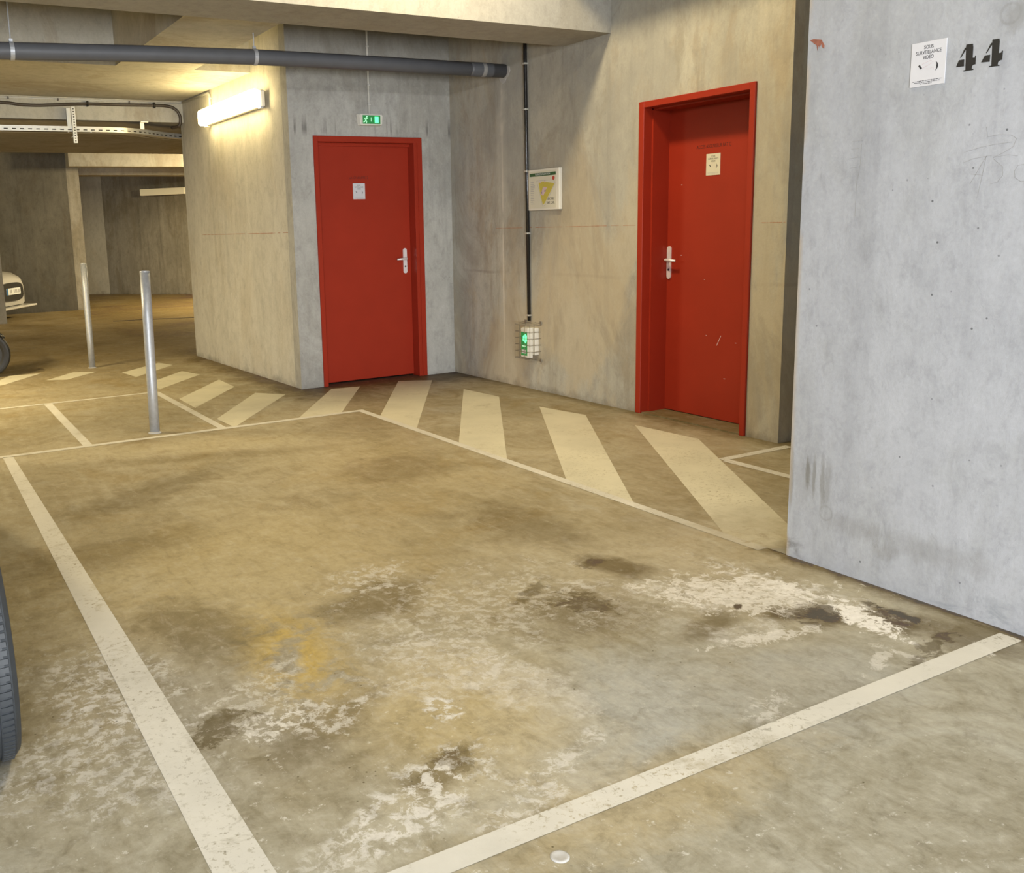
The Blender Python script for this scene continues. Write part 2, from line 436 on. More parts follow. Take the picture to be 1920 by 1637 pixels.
    c = n.mix(n.mul(n.ramp(v, 0.10, 0.05), n.ramp(mid, 0.5, 0.6), 0.6), c, (0.10, 0.09, 0.07))
    c = n.mix(n.mul(n.ramp(n.noise((28, 28, 28), 5, 0.75, 0, (3, 9, 0)), 0.60, 0.68), n.ramp(n.math('ADD', n.mul(X, 1.2), Y), 4.6, 3.0, 0.08, 0.7)), c, (0.66, 0.64, 0.59))
    c = n.mix(n.ramp(fine, 0.3, 0.75, 0.0, 0.22), c, (0.17, 0.155, 0.125))
    bc_ = n.new('ShaderNodeBrightContrast')
    n.link(c, bc_.inputs[0])
    bc_.inputs['Contrast'].default_value = 0.20
    bc_.inputs['Bright'].default_value = -0.032
    hs_ = n.new('ShaderNodeHueSaturation')
    hs_.inputs['Saturation'].default_value = 0.86
    hs_.inputs['Value'].default_value = 0.99
    n.link(bc_.outputs[0], hs_.inputs['Color'])
    c = n.vmath('MAXIMUM', hs_.outputs[0], (0.06, 0.052, 0.04))
    n.link(c, out.inputs['Color'])
    n.link(n.ramp(mid, 0.3, 0.7, 0.42, 0.68), out.inputs['Rough'])
    n.link(n.math('ADD', n.mul(torn, 0.5), n.mul(fine, 0.4)), out.inputs['Height'])
    return g


FG = floor_group()


def floor_mat():
    m, n, b = material('stained_concrete_floor')
    gn = n.new('ShaderNodeGroup')
    gn.node_tree = FG
    n.link(gn.outputs['Color'], b.inputs['Base Color'])
    n.link(gn.outputs['Rough'], b.inputs['Roughness'])
    b.inputs['Specular IOR Level'].default_value = 0.3
    bump(n, b, gn.outputs['Height'], 0.22, 0.01)
    return m


def paint_mat(name, col, wear):
    m, n, b = material(name)
    gn = n.new('ShaderNodeGroup')
    gn.node_tree = FG
    w = n.noise((9, 9, 9), 7, 0.75, 0.5, (6, 6, 0))
    w2 = n.noise((2.2, 2.2, 2.2), 4, 0.6, 0.2, (1, 2, 0))
    worn = n.ramp(n.math('ADD', n.mul(w, 0.65), n.mul(w2, 0.35)), 0.55, 0.70)
    f = n.math('ADD', n.mul(worn, wear), 0.10)
    X, Y, Z = n.xyz()
    # foot- and tyre-worn towards the grey wall's corner
    f = n.math('ADD', f, n.mul(n.blob(3.1, 2.75, 0.5, 0.45, 0, soft=0.8, namp=0.8, nz=w), 0.55), clamp=True)
    chip = n.mul(n.ramp(n.noise((48, 48, 48), 5, 0.75, 0, (2, 2, 0)), 0.54, 0.62), n.ramp(w2, 0.38, 0.55), n.ramp(Y, 6.5, 3.5, 0.15, 0.8))
    f = n.math('MAXIMUM', f, chip)
    c = n.mix(n.ramp(n.noise((3, 3, 3), 4), 0.35, 0.7), col, tuple(x * 0.86 for x in col))
    c = n.mix(f, c, gn.outputs['Color'])
    n.link(c, b.inputs['Base Color'])
    b.inputs['Roughness'].default_value = 0.6
    b.inputs['Specular IOR Level'].default_value = 0.3
    bump(n, b, gn.outputs['Height'], 0.15, 0.008)
    return m


M['floor'] = floor_mat()
M['line_paint'] = paint_mat('worn_line_paint', (0.60, 0.585, 0.53), 0.9)
M['stripe_paint'] = paint_mat('worn_stripe_paint', (0.60, 0.57, 0.44), 0.6)

# ------------------------------------------------------------------ materials: things
M['red_paint'] = plain('red_gloss_paint', (0.295, 0.026, 0.011), 0.42, 0, vary=0.10, scale=4)
M['red_paint'].node_tree.nodes['Principled BSDF'].inputs['Specular IOR Level'].default_value = 0.22
M['red_letter'] = plain('dark_red_lettering', (0.06, 0.006, 0.005), 0.5, 0, vary=0)
M['steel'] = plain('brushed_aluminium', (0.80, 0.78, 0.80), 0.4, 0.35, vary=0.04)
M['zinc'] = plain('galvanised_zinc', (0.46, 0.48, 0.51), 0.48, 0.45, vary=0.22, scale=40)
M['zinc_tray'] = plain('zinc_tray_metal', (0.62, 0.62, 0.58), 0.4, 0.6, vary=0.1, scale=30)
M['pvc'] = plain('grey_pvc', (0.088, 0.092, 0.102), 0.5, 0, vary=0.18, scale=8)
M['pvc_light'] = plain('worn_pvc', (0.25, 0.245, 0.235), 0.6, 0, vary=0.25, scale=30)
M['mortar'] = plain('mortar', (0.42, 0.41, 0.39), 0.9, 0, vary=0.2, scale=30)
M['white_plastic'] = plain('white_plastic', (0.68, 0.66, 0.60), 0.45, 0, vary=0.03)
M['conduit_white'] = plain('white_conduit', (0.52, 0.52, 0.49), 0.5, 0, vary=0.06)
M['black_plastic'] = plain('black_plastic', (0.012, 0.011, 0.011), 0.22, 0, vary=0.1)
M['cable'] = plain('dark_cable_sheath', (0.055, 0.042, 0.03), 0.5, 0, vary=0.2)
M['diffuser'] = plain('lit_diffuser', (0.9, 0.88, 0.8), 0.4, 0, (1.0, 0.79, 0.38), 29.0, vary=0)
M['diffuser_cool'] = plain('lit_diffuser_cool', (0.9, 0.9, 0.9), 0.4, 0, (0.93, 0.96, 1.0), 6.0, vary=0)
M['diffuser_dim'] = plain('lit_diffuser_dim', (0.85, 0.8, 0.66), 0.4, 0, (1.0, 0.8, 0.4), 0.25, vary=0)
M['paper'] = plain('sign_white', (0.56, 0.56, 0.59), 0.5, 0, vary=0.02)
M['paper_cream'] = plain('sign_cream', (0.62, 0.60, 0.50), 0.45, 0, vary=0.02)
M['ink'] = plain('black_ink', (0.03, 0.03, 0.035), 0.6, 0, vary=0)
M['ink_grey'] = plain('grey_ink', (0.36, 0.36, 0.38), 0.6, 0, vary=0)
M['ink_pink'] = plain('pale_pink_ink', (0.58, 0.44, 0.48), 0.6, 0, vary=0)
M['ink_red'] = plain('red_ink', (0.45, 0.06, 0.04), 0.6, 0, vary=0)
M['ink_green'] = plain('green_ink', (0.03, 0.10, 0.035), 0.5, 0, vary=0)
M['ink_yellow'] = plain('yellow_ink', (0.52, 0.44, 0.08), 0.6, 0, vary=0.1)
M['stencil'] = plain('black_stencil_paint', (0.012, 0.011, 0.010), 0.7, 0, vary=0.3)
M['pencil'] = plain('pencil_scratch', (0.27, 0.27, 0.265), 0.8, 0, vary=0.3, scale=60)
M['rust'] = plain('red_smear', (0.24, 0.085, 0.055), 0.8, 0, vary=0.4, scale=60)
M['chalk'] = plain('red_chalk', (0.36, 0.19, 0.12), 0.9, 0, vary=0.4, scale=30)
M['green_lit'] = plain('lit_green_panel', (0.02, 0.16, 0.05), 0.4, 0, (0.02, 0.30, 0.06), 0.35, vary=0)
M['green_glow'] = plain('lit_green_glow', (0.1, 0.8, 0.3), 0.4, 0, (0.12, 1.0, 0.38), 1.6, vary=0)
M['green_pale'] = plain('lit_green_symbol', (0.5, 0.8, 0.6), 0.4, 0, (0.35, 0.8, 0.5), 0.55, vary=0)
M['wire'] = plain('guard_wire', (0.30, 0.28, 0.24), 0.4, 0.7, vary=0.1)
M['tyre'] = plain('tyre_rubber', (0.026, 0.031, 0.037), 0.6, 0, vary=0.25, scale=30)
M['rim'] = plain('alloy_rim', (0.35, 0.35, 0.36), 0.35, 0.8, vary=0.05)
M['car_white'] = plain('white_car_paint', (0.62, 0.61, 0.58), 0.3, 0, vary=0.0, coat=0.6)
M['car_dark'] = plain('dark_car_paint', (0.02, 0.022, 0.026), 0.3, 0.2, vary=0.0, coat=0.6)
M['glass'] = plain('dark_car_glass', (0.012, 0.014, 0.016), 0.08, 0, vary=0.0)
M['grille'] = plain('black_grille', (0.012, 0.012, 0.013), 0.45, 0, vary=0.0)
M['plate'] = plain('number_plate_white', (0.86, 0.90, 0.92), 0.25, 0, vary=0.0)
M['plate_blue'] = plain('number_plate_blue', (0.02, 0.16, 0.42), 0.3, 0, vary=0.0)
M['lamp_clear'] = plain('headlamp_lens', (0.55, 0.57, 0.6), 0.1, 0, vary=0.0)
M['lamp_red'] = plain('tail_lamp_lens', (0.3, 0.01, 0.01), 0.15, 0, vary=0.0)

# ------------------------------------------------------------------ mesh helpers
WM = {}


def link_mesh(name, bm, mat, parent=None, local=False, smooth=False):
    me = bpy.data.meshes.new(name)
    if parent is not None and not local:
        bm.transform(WM[parent.name].inverted())
    bmesh.ops.recalc_face_normals(bm, faces=bm.faces[:])
    bm.to_mesh(me)
    bm.free()
    if smooth:
        for p in me.polygons:
            p.use_smooth = True
    me.materials.append(mat)
    o = bpy.data.objects.new(name, me)
    COL.objects.link(o)
    if parent is not None:
        o.parent = parent
        if local:
            WM[o.name] = WM[parent.name].copy()
        else:
            WM[o.name] = WM[parent.name].copy()
    else:
        WM[o.name] = Matrix.Identity(4)
    return o


def tag(o, label=None, cat=None, kind=None, group=None):
    if label:
        o['label'] = label
    if cat:
        o['category'] = cat
    if kind:
        o['kind'] = kind
    if group:
        o['group'] = group
    return o


def empty(name, loc, label, cat=None, kind=None, group=None, rz=0.0):
    o = bpy.data.objects.new(name, None)
    o.empty_display_size = 0.1
    COL.objects.link(o)
    o.location = loc
    o.rotation_euler = (0, 0, rz)
    WM[o.name] = Matrix.Translation(loc) @ Matrix.Rotation(rz, 4, 'Z')
    return tag(o, label, cat, kind, group)


def BM():
    return bmesh.new()


def box(bm, x0, x1, y0, y1, z0, z1, bev=0.0, seg=2):
    g = bmesh.ops.create_cube(bm, size=1.0)
    vs = g['verts']
    for v in vs:
        v.co = Vector(((x0 + x1) / 2 + v.co.x * (x1 - x0), (y0 + y1) / 2 + v.co.y * (y1 - y0), (z0 + z1) / 2 + v.co.z * (z1 - z0)))
    if bev:
        es = {e for v in vs for e in v.link_edges}
        bmesh.ops.bevel(bm, geom=list(es), offset=bev, segments=seg, affect='EDGES', profile=0.5)
    return bm


def tube(bm, pts, r, seg=12, caps=True):
    """round bar swept along a polyline"""
    pts = [Vector(p) for p in pts]
    rings = []
    up = None
    for i, p in enumerate(pts):
        if i == 0:
            d = pts[1] - p
        elif i == len(pts) - 1:
            d = p - pts[-2]
        else:
            d = (pts[i + 1] - p).normalized() + (p - pts[i - 1]).normalized()
        d.normalize()
        if up is None:
            up = Vector((0, 0, 1)) if abs(d.z) < 0.9 else Vector((1, 0, 0))
        a = (up - d * up.dot(d)).normalized()
        up = a
        b = d.cross(a)
        rr = r[i] if isinstance(r, (list, tuple)) else r
        rings.append([bm.verts.new(p + a * math.cos(2 * PI * k / seg) * rr + b * math.sin(2 * PI * k / seg) * rr) for k in range(seg)])
    for A, B in zip(rings, rings[1:]):
        for k in range(seg):
            bm.faces.new((A[k], A[(k + 1) % seg], B[(k + 1) % seg], B[k]))
    if caps:
        bm.faces.new(rings[0][::-1])
        bm.faces.new(rings[-1])
    return bm


def lathe(bm, prof, mtx, seg=32, close=False):
    """profile of (radius, height) turned about the local z of mtx"""
    rings = []
    for (r, h) in prof:
        rings.append([bm.verts.new(mtx @ Vector((r * math.cos(2 * PI * k / seg), r * math.sin(2 * PI * k / seg), h))) for k in range(seg)])
    pairs = list(zip(rings, rings[1:])) + ([(rings[-1], rings[0])] if close else [])
    for A, B in pairs:
        for k in range(seg):
            bm.faces.new((A[k], A[(k + 1) % seg], B[(k + 1) % seg], B[k]))
    if not close:
        if prof[0][0] > 1e-5:
            bm.faces.new(rings[0][::-1])
        if prof[-1][0] > 1e-5:
            bm.faces.new(rings[-1])
    bmesh.ops.remove_doubles(bm, verts=bm.verts[:], dist=1e-6)
    return bm


def prism(bm, pts2, basis, h):
    """polygon in the local xy of basis pushed out along its z by h"""
    a = [bm.verts.new(basis @ Vector((p[0], p[1], 0))) for p in pts2]
    b = [bm.verts.new(basis @ Vector((p[0], p[1], h))) for p in pts2]
    n = len(a)
    bm.faces.new(b)
    bm.faces.new(a[::-1])
    for i in range(n):
        bm.faces.new((a[i], a[(i + 1) % n], b[(i + 1) % n], b[i]))
    return bm


def basis(origin, X, Y, Z):
    m = Matrix.Identity(4)
    for i, v in enumerate((X, Y, Z)):
        for j in range(3):
            m[j][i] = v[j]
    for j in range(3):
        m[j][3] = origin[j]
    return m


def face_x(x, y, z):      # drawing plane on a wall that looks towards -x
    return basis((x, y, z), (0, -1, 0), (0, 0, 1), (-1, 0, 0))


def face_y(x, y, z):      # drawing plane on a wall that looks towards -y
    return basis((x, y, z), (1, 0, 0), (0, 0, 1), (0, -1, 0))


def rect(x0, y0, x1, y1):
    return [(x0, y0), (x1, y0), (x1, y1), (x0, y1)]


def text_bm(body, size, B, h=0.0006, width=None, align='CENTER'):
    cu = bpy.data.curves.new('lettering', 'FONT')
    cu.body = body
    cu.size = size
    cu.align_x = align
    cu.align_y = 'CENTER'
    cu.extrude = h / 2
    cu.resolution_u = 3
    o = bpy.data.objects.new('lettering', cu)
    COL.objects.link(o)
    dg = bpy.context.evaluated_depsgraph_get()
    dg.update()
    me = bpy.data.meshes.new_from_object(o.evaluated_get(dg))
    bm = bmesh.new()
    bm.from_mesh(me)
    bpy.data.objects.remove(o)
    bpy.data.curves.remove(cu)
    bpy.data.meshes.remove(me)
    if width:
        xs = [v.co.x for v in bm.verts]
        s = width / (max(xs) - min(xs))
        bmesh.ops.scale(bm, vec=(s, 1, 1), verts=bm.verts)
    bm.transform(B @ Matrix.Translation((0, 0, h / 2)))
    return bm


def ribbon(bm, pts, w, B, h=0.0006):
    """flat pen stroke along 2-D points on a drawing plane"""
    for (a, b) in zip(pts, pts[1:]):
        a, b = Vector(a), Vector(b)
        d = (b - a)
        if d.length < 1e-6:
            continue
        d.normalize()
        nrm = Vector((-d.y, d.x)) * (w / 2)
        prism(bm, [a - nrm - d * w * .3, b - nrm + d * w * .3, b + nrm + d * w * .3, a + nrm - d * w * .3], B, h)
    return bm


def join(dst, src):
    me = bpy.data.meshes.new('t')
    src.to_mesh(me)
    src.free()
    dst.from_mesh(me)
    bpy.data.meshes.remove(me)
    return dst


def structure(name, bm, mat, label=None, parent=None):
    o = link_mesh(name, bm, mat, parent)
    if parent is None:
        tag(o, label, None, 'structure')
    return o


# ------------------------------------------------------------------ setting: floor with its paint
fl = structure('floor', box(BM(), -7.5, 10.5, -6.5, 26.0, -0.2, 0.0), M['floor'], 'stained grey brown concrete garage floor with pale painted bay lines')


def quad(name, pts, mat, z=None):
    z = z or {'painted_line': 0.0012, 'painted_stripe': 0.0008}[name]
    bm = BM()
    bm.faces.new([bm.verts.new((x, y, z)) for x, y in pts])
    o = link_mesh(name, bm, mat, fl)
    if o.data.polygons[0].normal.z < 0:
        o.data.flip_normals()
    return o


LP, SP = M['line_paint'], M['stripe_paint']
quad('painted_line', [(0.485, 1.58), (0.61, 1.58), (0.625, 6.42), (0.565, 6.45)], LP)                   # long left side of the bay
quad('painted_line', [(0.61, 1.583), (3.09, 1.583), (3.09, 1.655), (0.61, 1.655)], LP)                  # front end of the bay
quad('painted_line', [(3.078, 2.64), (3.135, 2.64), (3.135, 6.43), (3.078, 6.43)], LP)                  # long right side, against the hatching
quad('painted_line', [(-3.5, 6.435), (3.135, 6.43), (3.135, 6.49), (-3.5, 6.495)], LP)                  # far end of the bay
quad('painted_line', [(1.065, 6.49), (1.125, 6.49), (1.155, 8.34), (1.09, 8.36)], LP)
quad('painted_line', [(1.995, 6.49), (2.05, 6.49), (2.055, 8.36), (1.995, 8.36)], LP)
quad('painted_line', [(-3.5, 8.345), (2.05, 8.345), (2.05, 8.39), (-3.5, 8.39)], LP)
quad('painted_line', [(4.12, 3.79), (4.69, 3.79), (4.69, 3.845), (4.12, 3.845)], LP)
quad('painted_line', [(4.10, 2.6), (4.16, 2.6), (4.16, 3.79), (4.10, 3.79)], LP)
for pts in (
    [(3.135, 2.30), (4.41, 4.28), (4.38, 4.83), (3.135, 2.88)],
    [(3.135, 3.46), (4.34, 5.30), (4.27, 5.76), (3.135, 3.99)],
    [(3.135, 4.55), (4.27, 6.30), (4.24, 6.79), (3.135, 5.09)],
    [(3.135, 5.64), (4.27, 7.37), (4.01, 7.53), (3.135, 6.19)],
    [(2.61, 6.49), (2.96, 6.49), (3.60, 7.48), (3.34, 7.52)],
    [(2.09, 6.83), (2.10, 6.49), (2.13, 6.49), (2.91, 7.51), (2.73, 7.76)],
    [(2.10, 7.88), (2.09, 7.38), (2.69, 8.19), (2.71, 8.70)],
    [(2.08, 8.90), (2.10, 8.50), (2.66, 9.14), (2.58, 9.50)],
    [(2.05, 9.80), (2.10, 9.40), (2.63, 10.02), (2.55, 10.30)],
    [(1.32, 9.78), (1.50, 9.68), (1.85, 10.05), (1.64, 10.17)],
    [(0.70, 9.60), (0.95, 9.76), (1.35, 10.33), (1.05, 10.35)],
):
    quad('painted_stripe', pts, SP)
bm = BM()
lathe(bm, [(0.0, 0.0), (0.022, 0.0), (0.022, 0.0015), (0.017, 0.003), (0.012, 0.0015), (0.0, 0.001)], Matrix.Translation((1.165, 1.505, 0)), 20)
link_mesh('metal_plug', bm, M['mortar'], fl, smooth=True)
bm = BM()
tube(bm, [(3.25, 15.88, 0.0), (3.6, 15.8, 0.0), (4.6, 15.45, 0.0), (6, 15.0, 0)], 0.008, 6)
link_mesh('expansion_joint', bm, M['cable'], fl)

# ------------------------------------------------------------------ setting: walls
CEIL = 4.20
bm = BM()
box(bm, 3.13, 3.40, -6.5, 2.54, 0, CEIL)
wall_c = structure('wall_right_front', bm, M['conc_right_front'], 'pale grey concrete wall in the right foreground with stencilled 44')

D2 = dict(y0=4.164, y1=5.168, z=2.163)
bm = BM()
box(bm, 4.70, 5.16, 3.91, D2['y0'], 0, CEIL)
box(bm, 4.70, 5.16, D2['y1'], 7.98, 0, CEIL)
box(bm, 4.70, 5.16, D2['y0'], D2['y1'], D2['z'], CEIL)
wall_b = structure('wall_right_back', bm, M['conc_right_back'], 'stained beige concrete wall holding the right red door')

D1 = dict(x0=3.337, x1=4.390, z=2.152)
bm = BM()
box(bm, 3.125, D1['x0'], 7.67, 7.98, 0, CEIL)
box(bm, D1['x1'], 4.70, 7.67, 7.98, 0, CEIL)
box(bm, D1['x0'], D1['x1'], 7.67, 7.98, D1['z'], CEIL)
wall_a = structure('wall_back', bm, M['conc_back'], 'grey concrete wall holding the left red door')

bm = BM()
prism(bm, [(3.128, 7.67), (3.062, 10.60), (3.40, 10.60), (3.40, 7.99), (3.128, 7.99)][:5], basis((0, 0, 0), (1, 0, 0), (0, 1, 0), (0, 0, 1)), CEIL)
wall_d = structure('wall_core_side', bm, M['conc_core'], 'cream lit concrete wall side carrying the strip lamp')
bm = BM()
box(bm, 3.40, 9.5, 10.3, 10.6, 0, CEIL)
structure('wall_core_rear', bm, M['conc_core'], 'hidden rear concrete wall of the door block')

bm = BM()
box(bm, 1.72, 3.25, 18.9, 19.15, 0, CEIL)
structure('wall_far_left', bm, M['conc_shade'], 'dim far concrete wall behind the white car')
bm = BM()
box(bm, 3.25, 3.47, 18.9, 19.15, 0, CEIL)
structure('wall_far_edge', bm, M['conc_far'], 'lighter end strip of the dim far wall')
bm = BM()
box(bm, 1.0, 1.765, 16.86, 17.02, 0, CEIL)
structure('pillar_left', bm, M['conc_core'], 'tan concrete pillar edge at the left border in front of white car')

XY = basis((0, 0, 0), (1, 0, 0), (0, 1, 0), (0, 0, 1))
bm = BM()
prism(bm, [(4.05, 24.1), (4.77, 23.35), (4.9, 23.6), (4.2, 24.4)], XY, CEIL)
structure('wall_far_strip', bm, M['conc_core'], 'narrow yellowish wall strip at the end of the lane')
bm = BM()
prism(bm, [(4.77, 23.35), (5.4, 22.5), (6.3, 21.4), (7.6, 20.0), (9.6, 18.2), (9.8, 18.5), (7.8, 20.3), (6.5, 21.7), (4.95, 23.6)], XY, CEIL)
structure('wall_far', bm, M['conc_far'], 'dull curved far wall at the end of the lane')

for nm, a in (('wall_left', (-7.5, -7.2, -6.5, 26, 0, CEIL)), ('wall_end', (-7.5, 10.5, 25.7, 26, 0, CEIL)), ('wall_right_side', (10.2, 10.5, -6.5, 26, 0, CEIL))):
    structure(nm, box(BM(), *a), M['conc_far'], 'outer concrete wall of the garage (%s)' % nm.replace('_', ' '))

bm = BM()
box(bm, -7.5, -3.6, -6.5, -6.2, 0, CEIL)
box(bm, 0.8, 10.5, -6.5, -6.2, 0, CEIL)
box(bm, -3.6, 0.8, -6.5, -6.2, 1.5, CEIL)  # low opening made up to go with the cool fill
structure('wall_passage', box(BM(), 6.2, 6.4, -6.2, 3.9, 0, CEIL), M['conc_back'], 'grey concrete wall of the passage behind the pale grey wall')
structure('wall_behind', bm, M['conc_far'], 'concrete wall behind the viewer with a low opening added for fill light')

# ------------------------------------------------------------------ setting: ceiling, downstand beams
structure('ceiling', box(BM(), -7.5, 10.5, -6.5, 26, CEIL, CEIL + 0.25), M['conc_ceiling'], 'concrete garage ceiling slab')
structure('ceiling_beam', box(BM(), -7.2, 4.70, 5.48, 6.01, 2.672, CEIL), M['conc_beam'], 'deep concrete beam across the top of the picture')
structure('ceiling_beam', box(BM(), 1.93, 2.60, 6.01, 8.47, 2.765, CEIL), M['conc_ceiling'], 'concrete beam running back between the cross beams')
structure('ceiling_beam', box(BM(), 4.02, 4.16, -2.0, 5.48, 3.17, CEIL), M['conc_beam'], 'slim joist beside the right door bay')
structure('ceiling_slab', box(BM(), -7.2, 3.40, 8.47, 10.5, 2.765, CEIL), M['conc_ceiling'], 'low lit ceiling slab above the strip lamp')
structure('ceiling_beam', box(BM(), -7.2, 9.5, 10.5, 14.6, 2.545, CEIL), M['conc_ceiling'], 'wide low beam above the cable tray')
structure('ceiling_beam', box(BM(), 3.25, 9.5, 18.55, 18.86, 2.63, CEIL), M['conc_ceiling'], 'cross beam on the far left wall')
structure('ceiling_beam', box(BM(), 3.5, 9.5, 20.0, 20.5, 2.56, CEIL), M['conc_ceiling'], 'cross beam before the far wall')
structure('ceiling_slab', box(BM(), -7.2, 9.5, 14.6, 26, 2.98, CEIL), M['conc_ceiling'], 'far ceiling slab')


# chalk level line, pencil marks, number and smear: parts of their walls
def strip_y(o, y0, y1, z, x=4.70):
    bm = BM()
    n = 40
    for i in range(n):
        if random.random() < 0.12:
            continue
        a, b = y0 + (y1 - y0) * i / n, y0 + (y1 - y0) * (i + 1) / n
        w = random.uniform(0.002, 0.005)
        prism(bm, rect(-b, z - w / 2, -a, z + w / 2), face_x(x, 0, 0), 0.0008)
    return link_mesh('chalk_line', bm, M['chalk'], o)


strip_y(wall_b, 5.20, 6.95, 1.336)
strip_y(wall_b, 3.92, 4.10, 1.333)
bm = BM()
for i in range(40):
    if random.random() < 0.15:
        continue
    y0 = 7.8 + 2.3 * i / 40
    x0, x1 = 3.128 - (y0 - 7.67) * 0.02253, 3.128 - (y0 + 0.0575 - 7.67) * 0.02253
    w = random.uniform(0.003, 0.006)
    vs = [bm.verts.new(p) for p in ((x0 - .001, y0, 1.35 - w / 2), (x1 - .001, y0 + .0575, 1.35 - w / 2), (x1 - .001, y0 + .0575, 1.35 + w / 2), (x0 - .001, y0, 1.35 + w / 2))]
    bm.faces.new(vs)
link_mesh('chalk_line', bm, M['chalk'], wall_d)

WC = face_x(3.13, 0, 0)
N1 = [(1.9334, 1.8932), (1.9122, 1.8923), (1.9104, 1.881), (1.9099, 1.8493), (1.9029, 1.8482), (1.9023, 1.8549), (1.8996, 1.8539), (1.8994, 1.8278), (1.9054, 1.8273), (1.9104, 1.8236), (1.9108, 1.8153), (1.9051, 1.8144), (1.9049, 1.8112), (1.9367, 1.8112), (1.9373, 1.8142), (1.9309, 1.8151), (1.9332, 1.8763), (1.9344, 1.8809)]
N1b = [(1.9371, 1.8841), (1.9342, 1.8839), (1.9334, 1.8781), (1.9487, 1.8545), (1.9508, 1.8559)]
N1c = [(1.9544, 1.8483), (1.9372, 1.8487), (1.9364, 1.827), (1.9629, 1.8282)]
N2 = [(1.8503, 1.8942), (1.8292, 1.8933), (1.8275, 1.883), (1.8281, 1.8502), (1.8204, 1.8503), (1.8185, 1.8555), (1.8153, 1.8554), (1.816, 1.8283), (1.823, 1.8272), (1.8281, 1.8232), (1.8289, 1.8155), (1.823, 1.8138), (1.8228, 1.8111), (1.8547, 1.8121), (1.8553, 1.815), (1.8482, 1.8157), (1.8501, 1.8782), (1.8511, 1.8818)]
N2b = [(1.8537, 1.8847), (1.8509, 1.8842), (1.8505, 1.8791), (1.8658, 1.856), (1.8684, 1.8568)]
N2c = [(1.871, 1.8498), (1.8545, 1.8496), (1.8545, 1.8286), (1.8818, 1.83)]
for grp in ((N1, N1b, N1c), (N2, N2b, N2c)):
    bm = BM()
    for pg in grp:
        prism(bm, [(-y, z) for y, z in pg], WC, 0.0008)
    link_mesh('stencilled_digit', bm, M['stencil'], wall_c)
RED = [(2.533, 2.01), (2.515, 2.012), (2.482, 2.004), (2.468, 1.982), (2.469, 1.97), (2.478, 1.977), (2.482, 1.989), (2.489, 1.978), (2.493, 1.986), (2.497, 1.967), (2.502, 1.988), (2.512, 1.994), (2.524, 2.004)]
bm = BM()
prism(bm, [(-y, z) for y, z in RED], WC, 0.0008)
link_mesh('red_smear', bm, M['rust'], wall_c)
SCR = [
    [(1.849, 1.629), (1.843, 1.598), (1.809, 1.602), (1.771, 1.598), (1.753, 1.586), (1.76, 1.562), (1.792, 1.544), (1.82, 1.533), (1.774, 1.538), (1.745, 1.532)],
    [(1.915, 1.556), (1.862, 1.568), (1.819, 1.573), (1.767, 1.576)], [(1.917, 1.523), (1.882, 1.534), (1.825, 1.54)],
    [(1.889, 1.454), (1.869, 1.49), (1.842, 1.539)], [(1.842, 1.539), (1.851, 1.48), (1.86, 1.42)], [(1.889, 1.486), (1.849, 1.48)],
    [(1.82, 1.529), (1.788, 1.502), (1.786, 1.476), (1.801, 1.456), (1.823, 1.451)],
    [(1.724, 1.506), (1.742, 1.503), (1.751, 1.487), (1.748, 1.466), (1.73, 1.454), (1.70, 1.456), (1.69, 1.48), (1.70, 1.5), (1.724, 1.506)],
    [(2.331, 1.627), (2.287, 1.628)], [(2.333, 1.601), (2.302, 1.6)], [(2.339, 1.567), (2.297, 1.571)], [(2.337, 1.533), (2.293, 1.538)],
    [(2.292, 1.616), (2.293, 1.545), (2.305, 1.469), (2.304, 1.361)],
]
bm = BM()
for s in SCR:
    ribbon(bm, [(-y, z) for y, z in s], 0.0011, WC, 0.0005)
link_mesh('pencil_scribble', bm, M['pencil'], wall_c)

# ------------------------------------------------------------------ doors
RP = M['red_paint']


def lever_handle(leaf_o, B, flip):
    """long back plate with a lever; B is a drawing plane with its origin at the lever's spindle"""
    bm = BM()
    pts = []
    for k in range(9):
        a = PI * k / 8
        pts.append((0.019 * math.cos(a), 0.075 + 0.019 * math.sin(a)))
    for k in range(9):
        a = PI + PI * k / 8
        pts.append((0.019 * math.cos(a), -0.115 + 0.019 * math.sin(a)))
    prism(bm, pts, B, 0.009)
    pl_ = link_mesh('handle_plate', bm, M['steel'], leaf_o)
    bm = BM()
    P = lambda x, y, z: B @ Vector((x, y, z))
    tube(bm, [P(0, 0, 0.009), P(0, 0, 0.042), P(flip * 0.012, 0, 0.052), P(flip * 0.05, -0.001, 0.054), P(flip * 0.105, -0.004, 0.050)], [0.010, 0.0095, 0.0095, 0.009, 0.0075], 10)
    link_mesh('lever', bm, M['steel'], pl_, smooth=True)
    bm = BM()
    lathe(bm, [(0, 0), (0.008, 0), (0.008, 0.003), (0, 0.003)], B @ Matrix.Translation((0, -0.07, 0.009)), 14)
    link_mesh('keyhole', bm, M['ink'], pl_)


